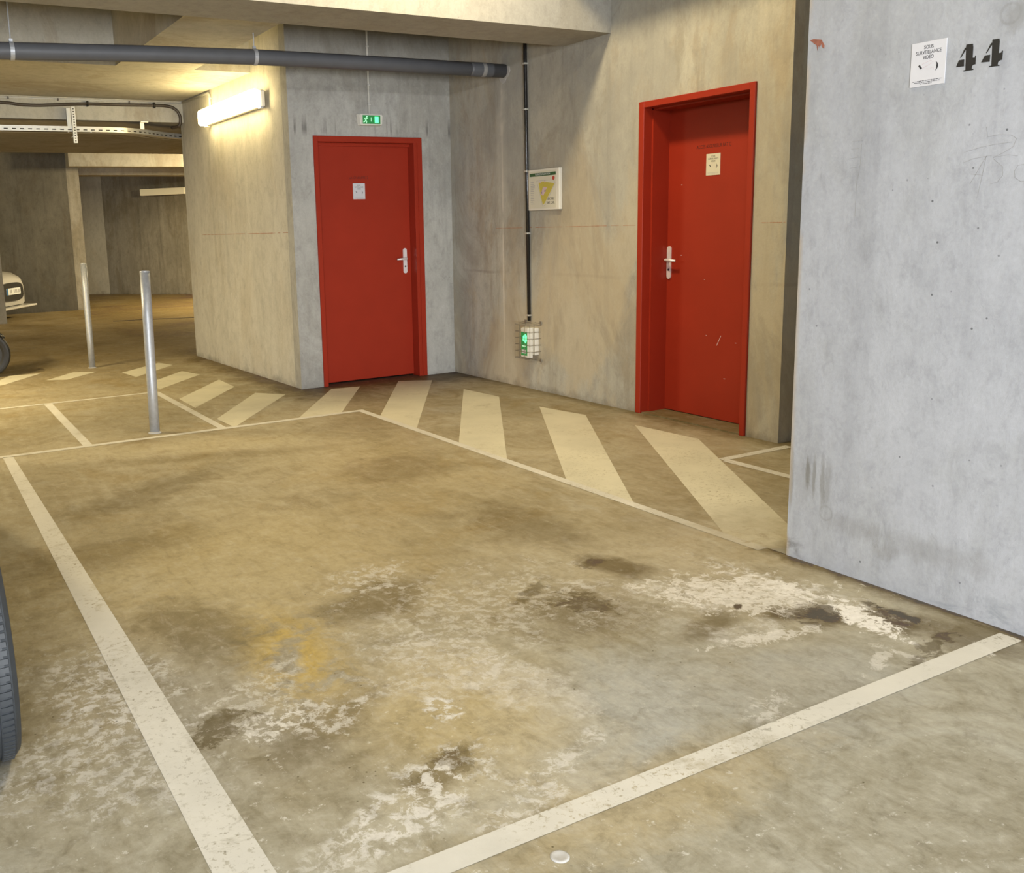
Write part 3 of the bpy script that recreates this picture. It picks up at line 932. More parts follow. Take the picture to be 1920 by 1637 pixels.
# left door: frame, leaf set back 0.11
d1 = empty('door_1', (3.863, 7.67, 0), 'left red steel door in the grey wall under the green exit lamp', None, 'structure')
bm = BM()
x0, x1, zt = D1['x0'], D1['x1'], D1['z']
for (a, b) in ((x0, x0 + 0.042), (x1 - 0.085, x1)):
    box(bm, a, b, 7.655, 7.80, 0, zt, 0.003, 1)
box(bm, x0 + 0.040, x1 - 0.083, 7.6555, 7.80, zt - 0.05, zt - 0.0005, 0.003, 1)
box(bm, x1 - 0.052, x1 - 0.045, 7.650, 7.656, 0, zt - 0.05)
box(bm, x0 + 0.03, x1 - 0.05, 7.74, 7.80, zt - 0.075, zt - 0.05)
link_mesh('door_frame', bm, RP, d1)
bm = BM()
box(bm, x0 + 0.042, x1 - 0.085, 7.765, 7.805, 0.012, zt - 0.05, 0.002, 1)
leaf1 = link_mesh('door_leaf', bm, RP, d1)
lever_handle(leaf1, face_y(4.241, 7.765, 1.085), -1)
link_mesh('lettering', text_bm('LA CHAUFFE 2', 0.03, face_y(3.80, 7.765, 1.808), width=0.185), M['red_letter'], leaf1)

# right door: deep frame, leaf set back 0.21
d2 = empty('door_2', (4.70, 4.666, 0), 'right red steel door set deep in the beige wall beside the pale grey wall', None, 'structure')
y0, y1, zt = D2['y0'], D2['y1'], D2['z']
bm = BM()
box(bm, 4.685, 4.96, y1 - 0.052, y1, 0, zt, 0.003, 1)
box(bm, 4.685, 4.96, y0, y0 + 0.043, 0, zt, 0.003, 1)
box(bm, 4.6855, 4.96, y0 + 0.041, y1 - 0.050, zt - 0.043, zt - 0.0005, 0.003, 1)
box(bm, 4.76, 4.91, y1 - 0.066, y1 - 0.05, 0, zt - 0.043)
box(bm, 4.76, 4.91, y0 + 0.04, y1 - 0.05, zt - 0.056, zt - 0.043)
link_mesh('door_frame', bm, RP, d2)
bm = BM()
box(bm, 4.91, 4.955, y0 + 0.043, y1 - 0.052, 0.012, zt - 0.043, 0.002, 1)
leaf2 = link_mesh('door_leaf', bm, RP, d2)
lever_handle(leaf2, face_x(4.91, 5.079, 1.088), 1)
link_mesh('lettering', text_bm('ACCES ASCENSEUR BAT C', 0.033, face_x(4.91, 4.695, 1.838), width=0.30), M['red_letter'], leaf2)
bm = BM()
for (yy, zz, l, ro) in ((4.62, 0.52, 0.075, 1.1), (4.75, 0.96, 0.008, 0), (4.46, 0.55, 0.008, 0), (4.72, 0.58, 0.008, 0), (4.55, 0.3, 0.012, 0), (4.97, 1.12, 0.008, 0), (4.98, 1.6, 0.009, 0)):
    ribbon(bm, [(-yy, zz), (-yy + l * math.cos(ro), zz + l * math.sin(ro))], 0.004, face_x(4.91, 0, 0), 0.0004)
link_mesh('paint_chips', bm, M['ink_pink'], leaf2)
bm = BM()
box(bm, 4.70, 5.0, y0, y1, 0, 0.008)
link_mesh('threshold', bm, M['floor'], d2)


# ------------------------------------------------------------------ video surveillance notices
def notice(B, w, h, label, loc, paper, holder=None, fine_detail=True):
    """white notice: three lines, a camera drawing and small print"""
    e = empty('surveillance_notice', loc, label, 'sign', None, 'video surveillance notices')
    bm = BM()
    prism(bm, rect(-w / 2, -h / 2, w / 2, h / 2), B, 0.0025)
    link_mesh('panel', bm, paper, e)
    T = B @ Matrix.Translation((0, 0, 0.0025))
    s = h * 0.088
    bm = BM()
    for i, (ln, wd) in enumerate((('SOUS', 0.27), ('SURVEILLANCE', 0.73), ('VIDEO', 0.31))):
        join(bm, text_bm(ln, s * 1.35, T @ Matrix.Translation((0, h * (0.375 - 0.115 * i), 0)), 0.0004, w * wd))
    link_mesh('heading', bm, M['ink'], e)
    bm = BM()
    # lens hood: dark slanted block; bracket: dark arc
    c = Vector((-0.22 * w, -0.055 * h))
    d = Vector((0.62, -0.78)) * h * 0.055
    q = Vector((0.78, 0.62)) * h * 0.022
    prism(bm, [c - d - q, c + d - q, c + d + q, c - d + q], T, 0.0005)
    link_mesh('camera_lens', bm, M['ink'], e)
    bm = BM()
    arc_o, arc_i = [], []
    for k in range(11):
        a = -0.95 + 1.9 * k / 10
        t = 1 - abs(k - 5) / 5
        arc_o.append((0.11 * w + 0.19 * w * math.cos(a), -0.08 * h + 0.13 * h * math.sin(a)))
        arc_i.append((0.11 * w + (0.185 - 0.05 * t) * w * math.cos(a), -0.08 * h + (0.127 - 0.012 * t) * h * math.sin(a)))
    prism(bm, arc_o + arc_i[::-1], T, 0.0005)
    link_mesh('camera_bracket', bm, M['ink'], e)
    bm = BM()
    ribbon(bm, [(-0.15 * w, -0.085 * h), (0.12 * w, 0.0 * h)], 0.006 * h, T, 0.0004)
    ribbon(bm, [(-0.17 * w, 0.0 * h), (0.06 * w, 0.065 * h), (0.15 * w, 0.02 * h)], 0.005 * h, T, 0.0004)
    ribbon(bm, [(-0.05 * w, -0.11 * h), (0.06 * w, -0.13 * h), (0.16 * w, -0.09 * h), (0.17 * w, -0.16 * h)], 0.005 * h, T, 0.0004)
    link_mesh('camera_outline', bm, M['ink_pink'], e)
    bm = BM()
    for i, (x0_, x1_) in enumerate(((-0.42, 0.42), (-0.37, 0.37), (-0.2, 0.14))):
        x = x0_
        yy = h * (-0.375 - 0.035 * i)
        while x < x1_:
            l = random.uniform(0.03, 0.08)
            prism(bm, rect(x * w, yy - 0.006 * h, min(x + l, x1_) * w, yy + 0.006 * h), T, 0.0004)
            x += l + 0.018
    link_mesh('small_print', bm, M['ink_grey'] if not fine_detail else M['ink'], e)
    return e


notice(face_x(3.13, 2.059, 1.8545), 0.121, 0.1415, 'large white surveillance notice on the pale grey wall beside the number 44', (3.13, 2.059, 1.785), M['paper'])
notice(face_x(4.91, 4.693, 1.719), 0.122, 0.139, 'white surveillance notice stuck on the right red door under its dark lettering', (4.91, 4.693, 1.65), M['paper_cream'], fine_detail=False)
notice(face_y(3.80, 7.765, 1.692), 0.118, 0.136, 'white surveillance notice stuck on the left red door', (3.80, 7.765, 1.62), M['paper'], fine_detail=False)

# ------------------------------------------------------------------ evacuation plan
ev = empty('evacuation_plan', (4.70, 6.23, 1.47), 'white framed evacuation plan with green header and yellow triangular map on beige wall', 'sign')
EB = face_x(4.70, 6.23, 1.63)
bm = BM()
ew, eh = 0.40, 0.318
box(bm, 4.668, 4.70, 6.23 - ew / 2, 6.23 + ew / 2, 1.63 - eh / 2, 1.63 + eh / 2, 0.004, 2)
link_mesh('frame', bm, M['white_plastic'], ev)
EB2 = face_x(4.668, 6.23, 1.63)
bm = BM()
prism(bm, rect(-0.185, -0.145, 0.165, 0.145), EB2, 0.001)
link_mesh('sheet', bm, M['paper_cream'], ev)
EB3 = face_x(4.667, 6.23, 1.63)
bm = BM()
prism(bm, rect(-0.18, 0.105, 0.16, 0.13), EB3, 0.0006)
link_mesh('header_band', bm, M['ink_green'], ev)
link_mesh('header_text', text_bm("PLAN D'EVACUATION", 0.022, face_x(4.6664, 6.237, 1.748), width=0.19), M['paper'], ev)
bm = BM()
prism(bm, [(-0.06, 0.055), (0.0, 0.062), (0.12, 0.045), (0.145, 0.04), (0.02, -0.105), (-0.005, -0.12), (-0.04, -0.03)], EB3, 0.0006)
link_mesh('map_area', bm, M['ink_yellow'], ev)
bm = BM()
prism(bm, [(0.0, 0.02), (0.05, 0.015), (0.0, -0.05), (-0.03, -0.035)], face_x(4.6664, 6.23, 1.63), 0.0005)
for (x, y) in ((-0.045, 0.05), (0.015, 0.055), (-0.03, -0.03), (0.02, -0.02)):
    prism(bm, rect(x, y, x + 0.014, y + 0.012), face_x(4.6664, 6.23, 1.63), 0.0005)
link_mesh('map_court', bm, M['ink_pink'], ev)
bm = BM()
ribbon(bm, [(-0.085, 0.07), (0.13, 0.068), (0.155, 0.045), (0.02, -0.125), (-0.01, -0.13), (-0.05, -0.02), (-0.085, 0.07)], 0.002, EB3, 0.0006)
yy = 0.06
while yy > -0.12:
    ribbon(bm, [(-0.165, yy), (-0.165 + random.uniform(0.03, 0.055), yy)], 0.004, EB3, 0.0006)
    yy -= 0.014
link_mesh('map_lines', bm, M['ink_grey'], ev)
bm = BM()
prism(bm, [(0.132 + 0.016 * math.cos(k * PI / 8), 0.083 + 0.016 * math.sin(k * PI / 8)) for k in range(16)], EB3, 0.0006)
link_mesh('red_dot', bm, M['ink_red'], ev)
bm = text_bm('RDC PARC', 0.026, face_x(4.667, 6.13, 1.555), width=0.085)
join(bm, text_bm('BAT. C, VIL.', 0.026, face_x(4.667, 6.13, 1.525), width=0.09))
link_mesh('caption', bm, M['ink'], ev)

# ------------------------------------------------------------------ drain pipe under the beam
pp_ = empty('drain_pipe', (1.8, 6.8, 2.6), 'long dark grey drain pipe hung across the bay in front of the grey wall', 'pipe')
PP = [(-7.0, 6.8, 2.50), (-1.0, 6.8, 2.50), (0.84, 6.8, 2.543), (1.7, 6.8, 2.576), (2.55, 6.8, 2.600), (3.5, 6.8, 2.608), (4.70, 6.8, 2.611)]
link_mesh('pipe', tube(BM(), PP, 0.054, 24), M['pvc'], pp_, smooth=True)
bm = BM()
tube(bm, [(4.46, 6.8, 2.6105), (4.472, 6.8, 2.6105), (4.500, 6.8, 2.6105), (4.512, 6.8, 2.6105)], [0.0545, 0.0575, 0.0575, 0.0545], 24)
link_mesh('joint_collar', bm, M['pvc_light'], pp_, smooth=True)
bm = BM()
tube(bm, [(4.36, 6.8, 2.610), (4.38, 6.8, 2.610), (4.56, 6.8, 2.611), (4.58, 6.8, 2.611)], [0.0542, 0.0565, 0.0565, 0.0542], 24)
link_mesh('pipe_socket', bm, M['pvc'], pp_, smooth=True)
bm = BM()
pts = []
for k in range(28):
    a = 2 * PI * k / 28
    r = 0.078 + 0.012 * math.sin(3 * a + 1) + random.uniform(-0.006, 0.006) - (0.02 if math.sin(a) > 0.6 else 0)
    pts.append((r * math.cos(a), r * math.sin(a) - 0.008))
prism(bm, pts, face_x(4.70, 6.8, 2.611), 0.006)
link_mesh('mortar_ring', bm, M['mortar'], pp_)
for (x, z) in ((0.905, 2.545), (2.535, 2.600)):
    bm = BM()
    tube(bm, [(x - 0.013, 6.8, z), (x + 0.013, 6.8, z)], 0.058, 24)
    cl = link_mesh('pipe_clamp', bm, M['zinc'], pp_)
    bm = BM()
    tube(bm, [(x, 6.8, z + 0.05), (x, 6.8, CEIL if x < 1.9 else 2.766)], 0.0045, 8)
    box(bm, x - 0.011, x + 0.011, 6.789, 6.811, z + 0.056, z + 0.075)
    link_mesh('hanger_rod', bm, M['zinc'], cl)

# ------------------------------------------------------------------ green exit lamp above the left door
ex = empty('exit_lamp', (3.876, 7.67, 2.29), 'green lit exit lamp on the grey wall above the left red door', 'exit sign')
bm = BM()
fy = face_y(3.876, 7.67, 2.29)
pr0 = [(-0.118, -0.05), (0.118, -0.05), (0.128, 0.05), (-0.128, 0.05)]
lo = [bm.verts.new(fy @ Vector((x * 0.97, y, 0))) for x, y in pr0]
hi = [bm.verts.new(fy @ Vector((x * 0.86 - 0.0, y * 0.86, 0.05))) for x, y in pr0]
bm.faces.new(hi)
bm.faces.new(lo[::-1])
for i in range(4):
    bm.faces.new((lo[i], lo[(i + 1) % 4], hi[(i + 1) % 4], hi[i]))
bmesh.ops.bevel(bm, geom=bm.edges[:], offset=0.006, segments=2, affect='EDGES')
link_mesh('housing', bm, M['white_plastic'], ex)
f2 = face_y(3.876, 7.62, 2.29)
bm = BM()
prism(bm, rect(-0.085, -0.035, 0.085, 0.036), f2, 0.001)
link_mesh('green_panel', bm, M['green_lit'], ex)
f3 = face_y(3.876, 7.619, 2.29)
bm = BM()   # running man: head, bent trunk, arms, legs
prism(bm, [(-0.044 + 0.0075 * math.cos(k * PI / 6), 0.024 + 0.006 * math.sin(k * PI / 6)) for k in range(12)], f3, 0.0006)
link_mesh('figure_head', bm, M['green_pale'], ex)
bm = BM()
for a, b, w in (((-0.05, 0.014), (-0.058, -0.008), 0.012), ((-0.05, 0.014), (-0.036, 0.006), 0.005), ((-0.05, 0.014), (-0.068, 0.010), 0.005), ((-0.068, 0.010), (-0.072, 0.0), 0.005),
               ((-0.058, -0.008), (-0.047, -0.014), 0.007), ((-0.047, -0.014), (-0.050, -0.030), 0.006), ((-0.058, -0.008), (-0.068, -0.020), 0.007), ((-0.068, -0.020), (-0.078, -0.022), 0.006)):
    ribbon(bm, [a, b], w, f3, 0.0006)
link_mesh('running_figure', bm, M['green_pale'], ex)
bm = BM()
ribbon(bm, [(-0.004, 0.018), (-0.004, -0.014)], 0.006, f3, 0.0006)
link_mesh('arrow_mark', bm, M['green_pale'], ex)
bm = BM()
prism(bm, rect(0.03, -0.026, 0.068, 0.026), f3, 0.0006)
link_mesh('lit_window', bm, M['green_glow'], ex)
cd = empty('white_conduit', (3.876, 7.67, 2.4), 'thin white cable conduit dropping down the grey wall to the exit lamp', 'conduit')
bm = BM()
tube(bm, [(3.876, 7.66, 2.335), (3.876, 7.66, CEIL)], 0.0095, 10)
link_mesh('pipe', bm, M['conduit_white'], cd, smooth=True)
for z in (2.42, 2.58, 2.74, 2.9, 3.1):
    bm = BM()
    box(bm, 3.863, 3.889, 7.648, 7.67, z - 0.007, z + 0.007, 0.002, 1)
    link_mesh('clip', bm, M['conduit_white'], cd)

# ------------------------------------------------------------------ black conduit and low emergency lamp in its guard
bc = empty('black_conduit', (4.70, 6.465, 0.6), 'shiny black cable conduit running down the beige wall past the evacuation plan', 'conduit')
bm = BM()
tube(bm, [(4.684, 6.487, CEIL), (4.684, 6.485, 2.8), (4.684, 6.470, 1.8), (4.684, 6.452, 0.575)], 0.0145, 12)
link_mesh('pipe', bm, M['black_plastic'], bc, smooth=True)
for (y, z) in ((6.478, 2.27), (6.470, 1.785), (6.462, 1.29), (6.453, 0.62), (6.482, 2.62)):
    bm = BM()
    box(bm, 4.664, 4.70, y - 0.019, y + 0.019, z - 0.007, z + 0.007, 0.003, 1)
    link_mesh('clip', bm, M['zinc_tray'], bc)

em = empty('emergency_lamp', (4.70, 6.445, 0.26), 'green lit emergency lamp low on the beige wall behind a wire guard', 'emergency lamp')
bm = BM()
box(bm, 4.655, 4.70, 6.335, 6.455, 0.295, 0.525, 0.01, 2)
link_mesh('back_box', bm, M['white_plastic'], em)
fx = face_x(4.655, 6.415, 0.40)
bm = BM()
prf = [(-0.054, -0.128), (0.054, -0.128), (0.054, 0.128), (-0.054, 0.128)]
lo = [bm.verts.new(fx @ Vector((x, y, 0))) for x, y in prf]
hi = [bm.verts.new(fx @ Vector((x * 0.9, y * 0.95, 0.05))) for x, y in prf]
bm.faces.new(hi)
bm.faces.new(lo[::-1])
for i in range(4):
    bm.faces.new((lo[i], lo[(i + 1) % 4], hi[(i + 1) % 4], hi[i]))
bmesh.ops.bevel(bm, geom=bm.edges[:], offset=0.005, segments=2, affect='EDGES')
link_mesh('front_housing', bm, M['white_plastic'], em)
fx2 = face_x(4.605, 6.415, 0.40)
bm = BM()
prism(bm, rect(-0.042, -0.105, 0.042, 0.09), fx2, 0.001)
link_mesh('green_panel', bm, M['green_lit'], em)
fx3 = face_x(4.604, 6.415, 0.40)
bm = BM()
prism(bm, [(-0.022, 0.02), (0.024, -0.005), (0.038, 0.02), (0.038, 0.06), (0.018, 0.075), (-0.016, 0.055)], fx3, 0.0006)
link_mesh('lit_window', bm, M['green_glow'], em)
bm = BM()
prism(bm, rect(-0.03, -0.032, 0.02, -0.022), fx3, 0.0006)
link_mesh('lit_bar', bm, M['green_pale'], em)
bm = BM()
prism(bm, rect(-0.034, -0.088, 0.028, -0.058), fx3, 0.0006)
link_mesh('paper_tag', bm, M['paper'], em)

gd = empty('wire_guard', (4.70, 6.45, 0.25), 'thin wire guard basket over the low emergency lamp on the beige wall', 'wire guard')
GX0, GX1, GY0, GY1, GZ0, GZ1 = 4.70, 4.585, 6.31, 6.52, 0.255, 0.565
for i in range(6):
    z = GZ0 + 0.02 + (GZ1 - GZ0 - 0.04) * i / 5
    bm = BM()
    tube(bm, [(GX0, GY1, z), (GX1, GY1, z), (GX1, GY0, z), (GX0, GY0, z)], 0.0019, 6)
    link_mesh('hoop_wire', bm, M['wire'], gd)
for y in (GY0, 6.38, 6.45, GY1):
    bm = BM()
    tube(bm, [(GX0, y, GZ1), (GX1, y, GZ1 - 0.012), (GX1, y, GZ0 + 0.012), (GX0, y, GZ0)], 0.0019, 6)
    link_mesh('upright_wire', bm, M['wire'], gd)
for y in (GY0, GY1):
    bm = BM()
    tube(bm, [(4.63, y, GZ1 - 0.005), (4.63, y, GZ0 + 0.005)], 0.0019, 6)
    link_mesh('upright_wire', bm, M['wire'], gd)
for (y, z) in ((GY0, GZ1), (GY1, GZ1), (GY0, GZ0), (GY1, GZ0)):
    bm = BM()
    box(bm, 4.693, 4.70, y - 0.015, y + 0.015, z - 0.012, z + 0.012, 0.002, 1)
    link_mesh('fixing_lug', bm, M['wire'], gd)

# ------------------------------------------------------------------ strip lamp on the core wall
sl = empty('strip_lamp', (3.09, 8.85, 2.42), 'bright lit strip lamp mounted along the top of the cream wall', 'wall lamp')
LX = lambda y: 3.128 - (y - 7.67) * 0.02253
bm = BM()
box(bm, LX(9.64) - 0.05, LX(9.64) - 0.002, 8.06, 9.64, 2.425, 2.565, 0.012, 2)
link_mesh('housing', bm, M['white_plastic'], sl)
bm = BM()
box(bm, LX(9.64) - 0.125, LX(9.64) - 0.051, 8.05, 9.65, 2.420, 2.572, 0.03, 4)
link_mesh('diffuser', bm, M['diffuser'], sl, smooth=True)
for y in (8.07, 9.63):
    bm = BM()
    box(bm, LX(9.64) - 0.056, LX(9.64) - 0.03, y - 0.03, y + 0.03, 2.41, 2.425)
    link_mesh('clasp', bm, M['zinc'], sl)
cd2 = empty('lamp_conduit', (3.08, 9.6, 2.7), 'thin white conduit leading along the cream wall top to the strip lamp', 'conduit')
bm = BM()
tube(bm, [(LX(9.62) - 0.012, 9.56, 2.56), (LX(9.62) - 0.012, 9.56, 2.70), (LX(9.6) - 0.012, 9.60, 2.735), (LX(10.45) - 0.012, 10.45, 2.745)], 0.011, 10)
link_mesh('pipe', bm, M['conduit_white'], cd2, smooth=True)
for z in (2.6, 2.68):
    bm = BM()
    box(bm, LX(9.56) - 0.027, LX(9.56), 9.545, 9.575, z - 0.006, z + 0.006)
    link_mesh('clip', bm, M['conduit_white'], cd2)

# ------------------------------------------------------------------ cable along the low beam, thin wire above it
bk = empty('thick_cable', (1.6, 10.47, 2.68), 'thick dark cable sagging along the lit beam face above the cable tray', 'cable')
bm = BM()
CP = [(-3.0, 10.475, 2.70), (0.4, 10.475, 2.705), (1.237, 10.475, 2.690), (1.42, 10.475, 2.676), (1.58, 10.475, 2.673), (1.75, 10.475, 2.684), (2.07, 10.475, 2.704), (2.4, 10.475, 2.706), (2.755, 10.475, 2.712),
      (2.90, 10.475, 2.708), (2.97, 10.475, 2.685), (3.01, 10.475, 2.645), (3.028, 10.475, 2.59), (3.02, 10.478, 2.53), (3.0, 10.50, 2.505), (2.97, 10.62, 2.50)]
# smooth the bend with Catmull-Rom
def catmull(P, k=4):
    P = [Vector(p) for p in P]
    out = []
    for i in range(len(P) - 1):
        p0, p1, p2, p3 = P[max(i - 1, 0)], P[i], P[i + 1], P[min(i + 2, len(P) - 1)]
        for j in range(k):
            t = j / k
            out.append(0.5 * ((2 * p1) + (p2 - p0) * t + (2 * p0 - 5 * p1 + 4 * p2 - p3) * t * t + (3 * p1 - p0 - 3 * p2 + p3) * t ** 3))
    out.append(P[-1])
    return out
tube(bm, catmull(CP), 0.016, 10)
link_mesh('sheath', bm, M['cable'], bk, smooth=True)
for (x, z) in ((2.07, 2.704), (2.755, 2.712)):
    bm = BM()
    box(bm, x - 0.009, x + 0.009, 10.452, 10.5, z - 0.028, z + 0.028, 0.003, 1)
    link_mesh('cable_clip', bm, M['black_plastic'], bk)
tw = empty('thin_wire', (1.6, 10.49, 2.735), 'thin pale wire clipped along the top of the lit beam face', 'cable')
bm = BM()
tube(bm, [(-3.0, 10.493, 2.742), (0.9, 10.493, 2.742), (2.0, 10.493, 2.745), (3.05, 10.493, 2.742)], 0.006, 8)
link_mesh('sheath', bm, M['conduit_white'], tw, smooth=True)
for x in (1.32, 1.79, 2.5):
    bm = BM()
    box(bm, x - 0.006, x + 0.006, 10.482, 10.5, 2.728, 2.752)
    link_mesh('cable_clip', bm, M['cable'], tw)

# ------------------------------------------------------------------ perforated cable tray
ct = empty('cable_tray', (1.9, 10.35, 2.43), 'perforated zinc cable tray hung under the low beam and curving away behind the cream wall', 'cable tray')
TP = [Vector((-3.0, 10.38, 0)), Vector((0.5, 10.38, 0)), Vector((1.9, 10.36, 0)), Vector((2.30, 10.36, 0)), Vector((2.50, 10.41, 0)), Vector((2.68, 10.53, 0)), Vector((2.85, 10.68, 0)), Vector((3.02, 10.80, 0)), Vector((3.25, 10.88, 0)), Vector((4.2, 10.90, 0))]


def tray_pts(step):
    """points and side vectors along the tray's front edge"""
    P = catmull(TP, 8)
    out, acc = [], 0.0
    for a, b in zip(P, P[1:]):
        L = (b - a).length
        d = (b - a).normalized()
        while acc < L:
            out.append((a + d * acc, d, Vector((-d.y, d.x, 0))))
            acc += step
        acc -= L
    return out


bm = BM()
TZ0, TZ1, TW = 2.415, 2.466, 0.2
samples = tray_pts(0.0375)
prev = None
# front flange with a row of slots: ladders of small quads, base and rear flange plain
for i, (p, d, s) in enumerate(samples):
    a = [p + Vector((0, 0, z)) for z in (TZ0, TZ0 + 0.014, TZ0 + 0.024, TZ1)]
    b = [p + s * TW * 0.999 + Vector((0, 0, z)) for z in (TZ0, TZ0 + 0.014, TZ0 + 0.024, TZ1)]
    va = [bm.verts.new(v) for v in a]
    vb = [bm.verts.new(v) for v in b]
    if prev:
        pa, pb = prev
        slot = i % 2 == 0
        for k in range(3):
            if k == 1 and slot:
                continue
            bm.faces.new((pa[k], va[k], va[k + 1], pa[k + 1]))
        bm.faces.new((pa[0], pb[0], vb[0], va[0]))
        for k in range(3):
            bm.faces.new((pb[k], vb[k], vb[k + 1], pb[k + 1]))
    prev = (va, vb)
link_mesh('tray_channel', bm, M['zinc_tray'], ct)
hb = BM()
box(hb, 1.855, 1.925, 10.46, 10.50, 2.46, 2.655)
box(hb, 1.875, 1.925, 10.345, 10.47, 2.36, 2.37)
box(hb, 1.88, 1.92, 10.335, 10.375, 2.30, 2.655, 0.002, 1)
hang = link_mesh('hanger_bracket', hb, M['zinc_tray'], ct)
bm = BM()
for k in range(13):
    box(bm, 1.893, 1.907, 10.3335, 10.336, 2.315 + k * 0.026, 2.327 + k * 0.026)
link_mesh('bracket_slots', bm, M['cable'], hang)
for x in (1.84, 2.06):
    bm = BM()
    lathe(bm, [(0, 0), (0.008, 0), (0.008, 0.006), (0, 0.008)], Matrix.Translation((x, 10.36, 2.407)), 8)
    link_mesh('bolt', bm, M['zinc'], ct)
bm = BM()
box(bm, 2.60, 2.64, 10.50, 10.53, 2.46, 2.545)
box(bm, 2.60, 2.68, 10.47, 10.50, 2.535, 2.545)
link_mesh('hanger_bracket', bm, M['zinc_tray'], ct)
bm = BM()
for k, (o1, o2) in enumerate(((0.04, 0.012), (0.085, 0.03), (0.13, 0.014), (0.16, 0.03))):
    P = [p + s * o1 + Vector((0, 0, TZ0 + o2 + 0.006 * math.sin(i * 0.3 + k))) for i, (p, d, s) in enumerate(tray_pts(0.12))]
    bb = BM()
    tube(bb, P, 0.013, 8)
    o = link_mesh('cable_in_tray', bb, M['cable'], None, smooth=True)
    tag(o, ['dark cable lying at the front edge of the cable tray', 'dark cable lying second from the front in the cable tray', 'dark cable lying third from the front in the cable tray', 'dark cable lying at the rear edge of the cable tray'][k], 'cable', None, 'cables lying in the tray')
bm.free()

# ------------------------------------------------------------------ bollards
def bollard(base, top, r, label):
    e = empty('steel_bollard', base, label, 'bollard', None, 'galvanised bollards')
    b, t = Vector(base), Vector(top)
    d = (t - b).normalized()
    bm = BM()
    tube(bm, [b, b + d * 0.4, b + d * 0.8, t - d * 0.012], r, 28)
    link_mesh('post', bm, M['zinc'], e, smooth=True)
    bm = BM()
    tube(bm, [t - d * 0.012, t - d * 0.010, t - d * 0.002, t], [r, r * 1.03, r * 1.02, r * 0.8], 28)
    link_mesh('cap', bm, M['zinc'], e, smooth=True)
    bm = BM()
    tube(bm, [b, b + Vector((0, 0, 0.006)), b + Vector((0, 0, 0.010))], [r * 1.35, r * 1.28, r * 1.02], 28)
    link_mesh('mortar_collar', bm, M['mortar'], e, smooth=True)
    return e


bollard((1.575, 6.615, 0), (1.630, 6.775, 1.12), 0.0345, 'galvanised steel bollard nearer the viewer, standing on the far bay line')
bollard((1.872, 10.385, 0), (1.905, 10.55, 1.09), 0.0325, 'galvanised steel bollard standing further back beside the traffic lane')

# ------------------------------------------------------------------ lamps out of the picture
def bulkhead(loc, label):
    e = empty('ceiling_lamp', loc, label, 'ceiling lamp')
    T = Matrix.Translation(loc)
    bm = BM()
    lathe(bm, [(0.0, 0.19), (0.15, 0.19), (0.15, 0.08), (0.14, 0.05), (0.0, 0.05)], T, 28)
    link_mesh('housing', bm, M['white_plastic'], e, smooth=False)
    bm = BM()
    lathe(bm, [(0.0, 0.05), (0.135, 0.05), (0.125, 0.02), (0.09, 0.006), (0.0, 0.004)], T, 28)
    link_mesh('diffuser', bm, M['diffuser_dim'], e, smooth=True)


bulkhead((2.92, 4.80, 4.01), 'round warm bulkhead lamp on the ceiling before the right red door')
bulkhead((2.75, 2.9, 4.01), 'added round warm fill lamp, unseen on the ceiling over the parking bay')  # fixture modelled for the added warm fill


def batten(name, c, ax, L, mat, label, up):
    e = empty(name, c, label, 'ceiling lamp')
    x, y, z = c
    hx, hy = (L / 2, 0.06) if ax == 'x' else (0.06, L / 2)
    link_mesh('housing', box(BM(), x - hx, x + hx, y - hy, y + hy, z + 0.05, z + 0.11, 0.01, 2), M['white_plastic'], e)
    link_mesh('diffuser', box(BM(), x - hx * .98, x + hx * .98, y - hy * .9, y + hy * .9, z + 0.01, z + 0.055, 0.015, 3), mat, e)
    bm = BM()
    tube(bm, [(x, y, z + 0.11), (x, y, up)], 0.008, 8)
    link_mesh('hanger_rod', bm, M['zinc'], e)


batten('ceiling_batten', (-0.8, -1.35, 2.88), 'x', 1.5, M['diffuser_cool'], 'cool white batten lamp over the lane behind the viewer', CEIL)
batten('ceiling_batten', (-0.9, 9.0, 2.49), 'y', 1.3, M['diffuser_dim'], 'warm batten lamp over the left lane', 2.765)
batten('ceiling_batten', (-1.25, 16.6, 2.42), 'y', 1.0, M['diffuser_dim'], 'warm batten lamp over the far left lane', 2.98)

# far lamp on the oblique wall
fd = Vector((6.3 - 5.4, 21.4 - 22.5, 0)).normalized()
fn = Vector((-fd.y, fd.x, 0)) * -1
if fn.dot(Vector((1, 1, 0))) > 0:
    fn = -fn
c0 = Vector((5.4, 22.5, 2.31)) + fd * 0.12
fe = empty('strip_lamp', tuple(c0), 'pale strip lamp on the far wall at the end of the lane', 'wall lamp')
FB = basis(c0, fd, Vector((0, 0, 1)), fn)
bm = BM()
prism(bm, rect(0, -0.075, 1.2, 0.075), FB, 0.04)
link_mesh('housing', bm, M['white_plastic'], fe)
bm = BM()
prism(bm, rect(0.01, -0.07, 1.19, 0.07), FB @ Matrix.Translation((0, 0, 0.04)), 0.06)
link_mesh('diffuser', bm, M['diffuser_dim'], fe)


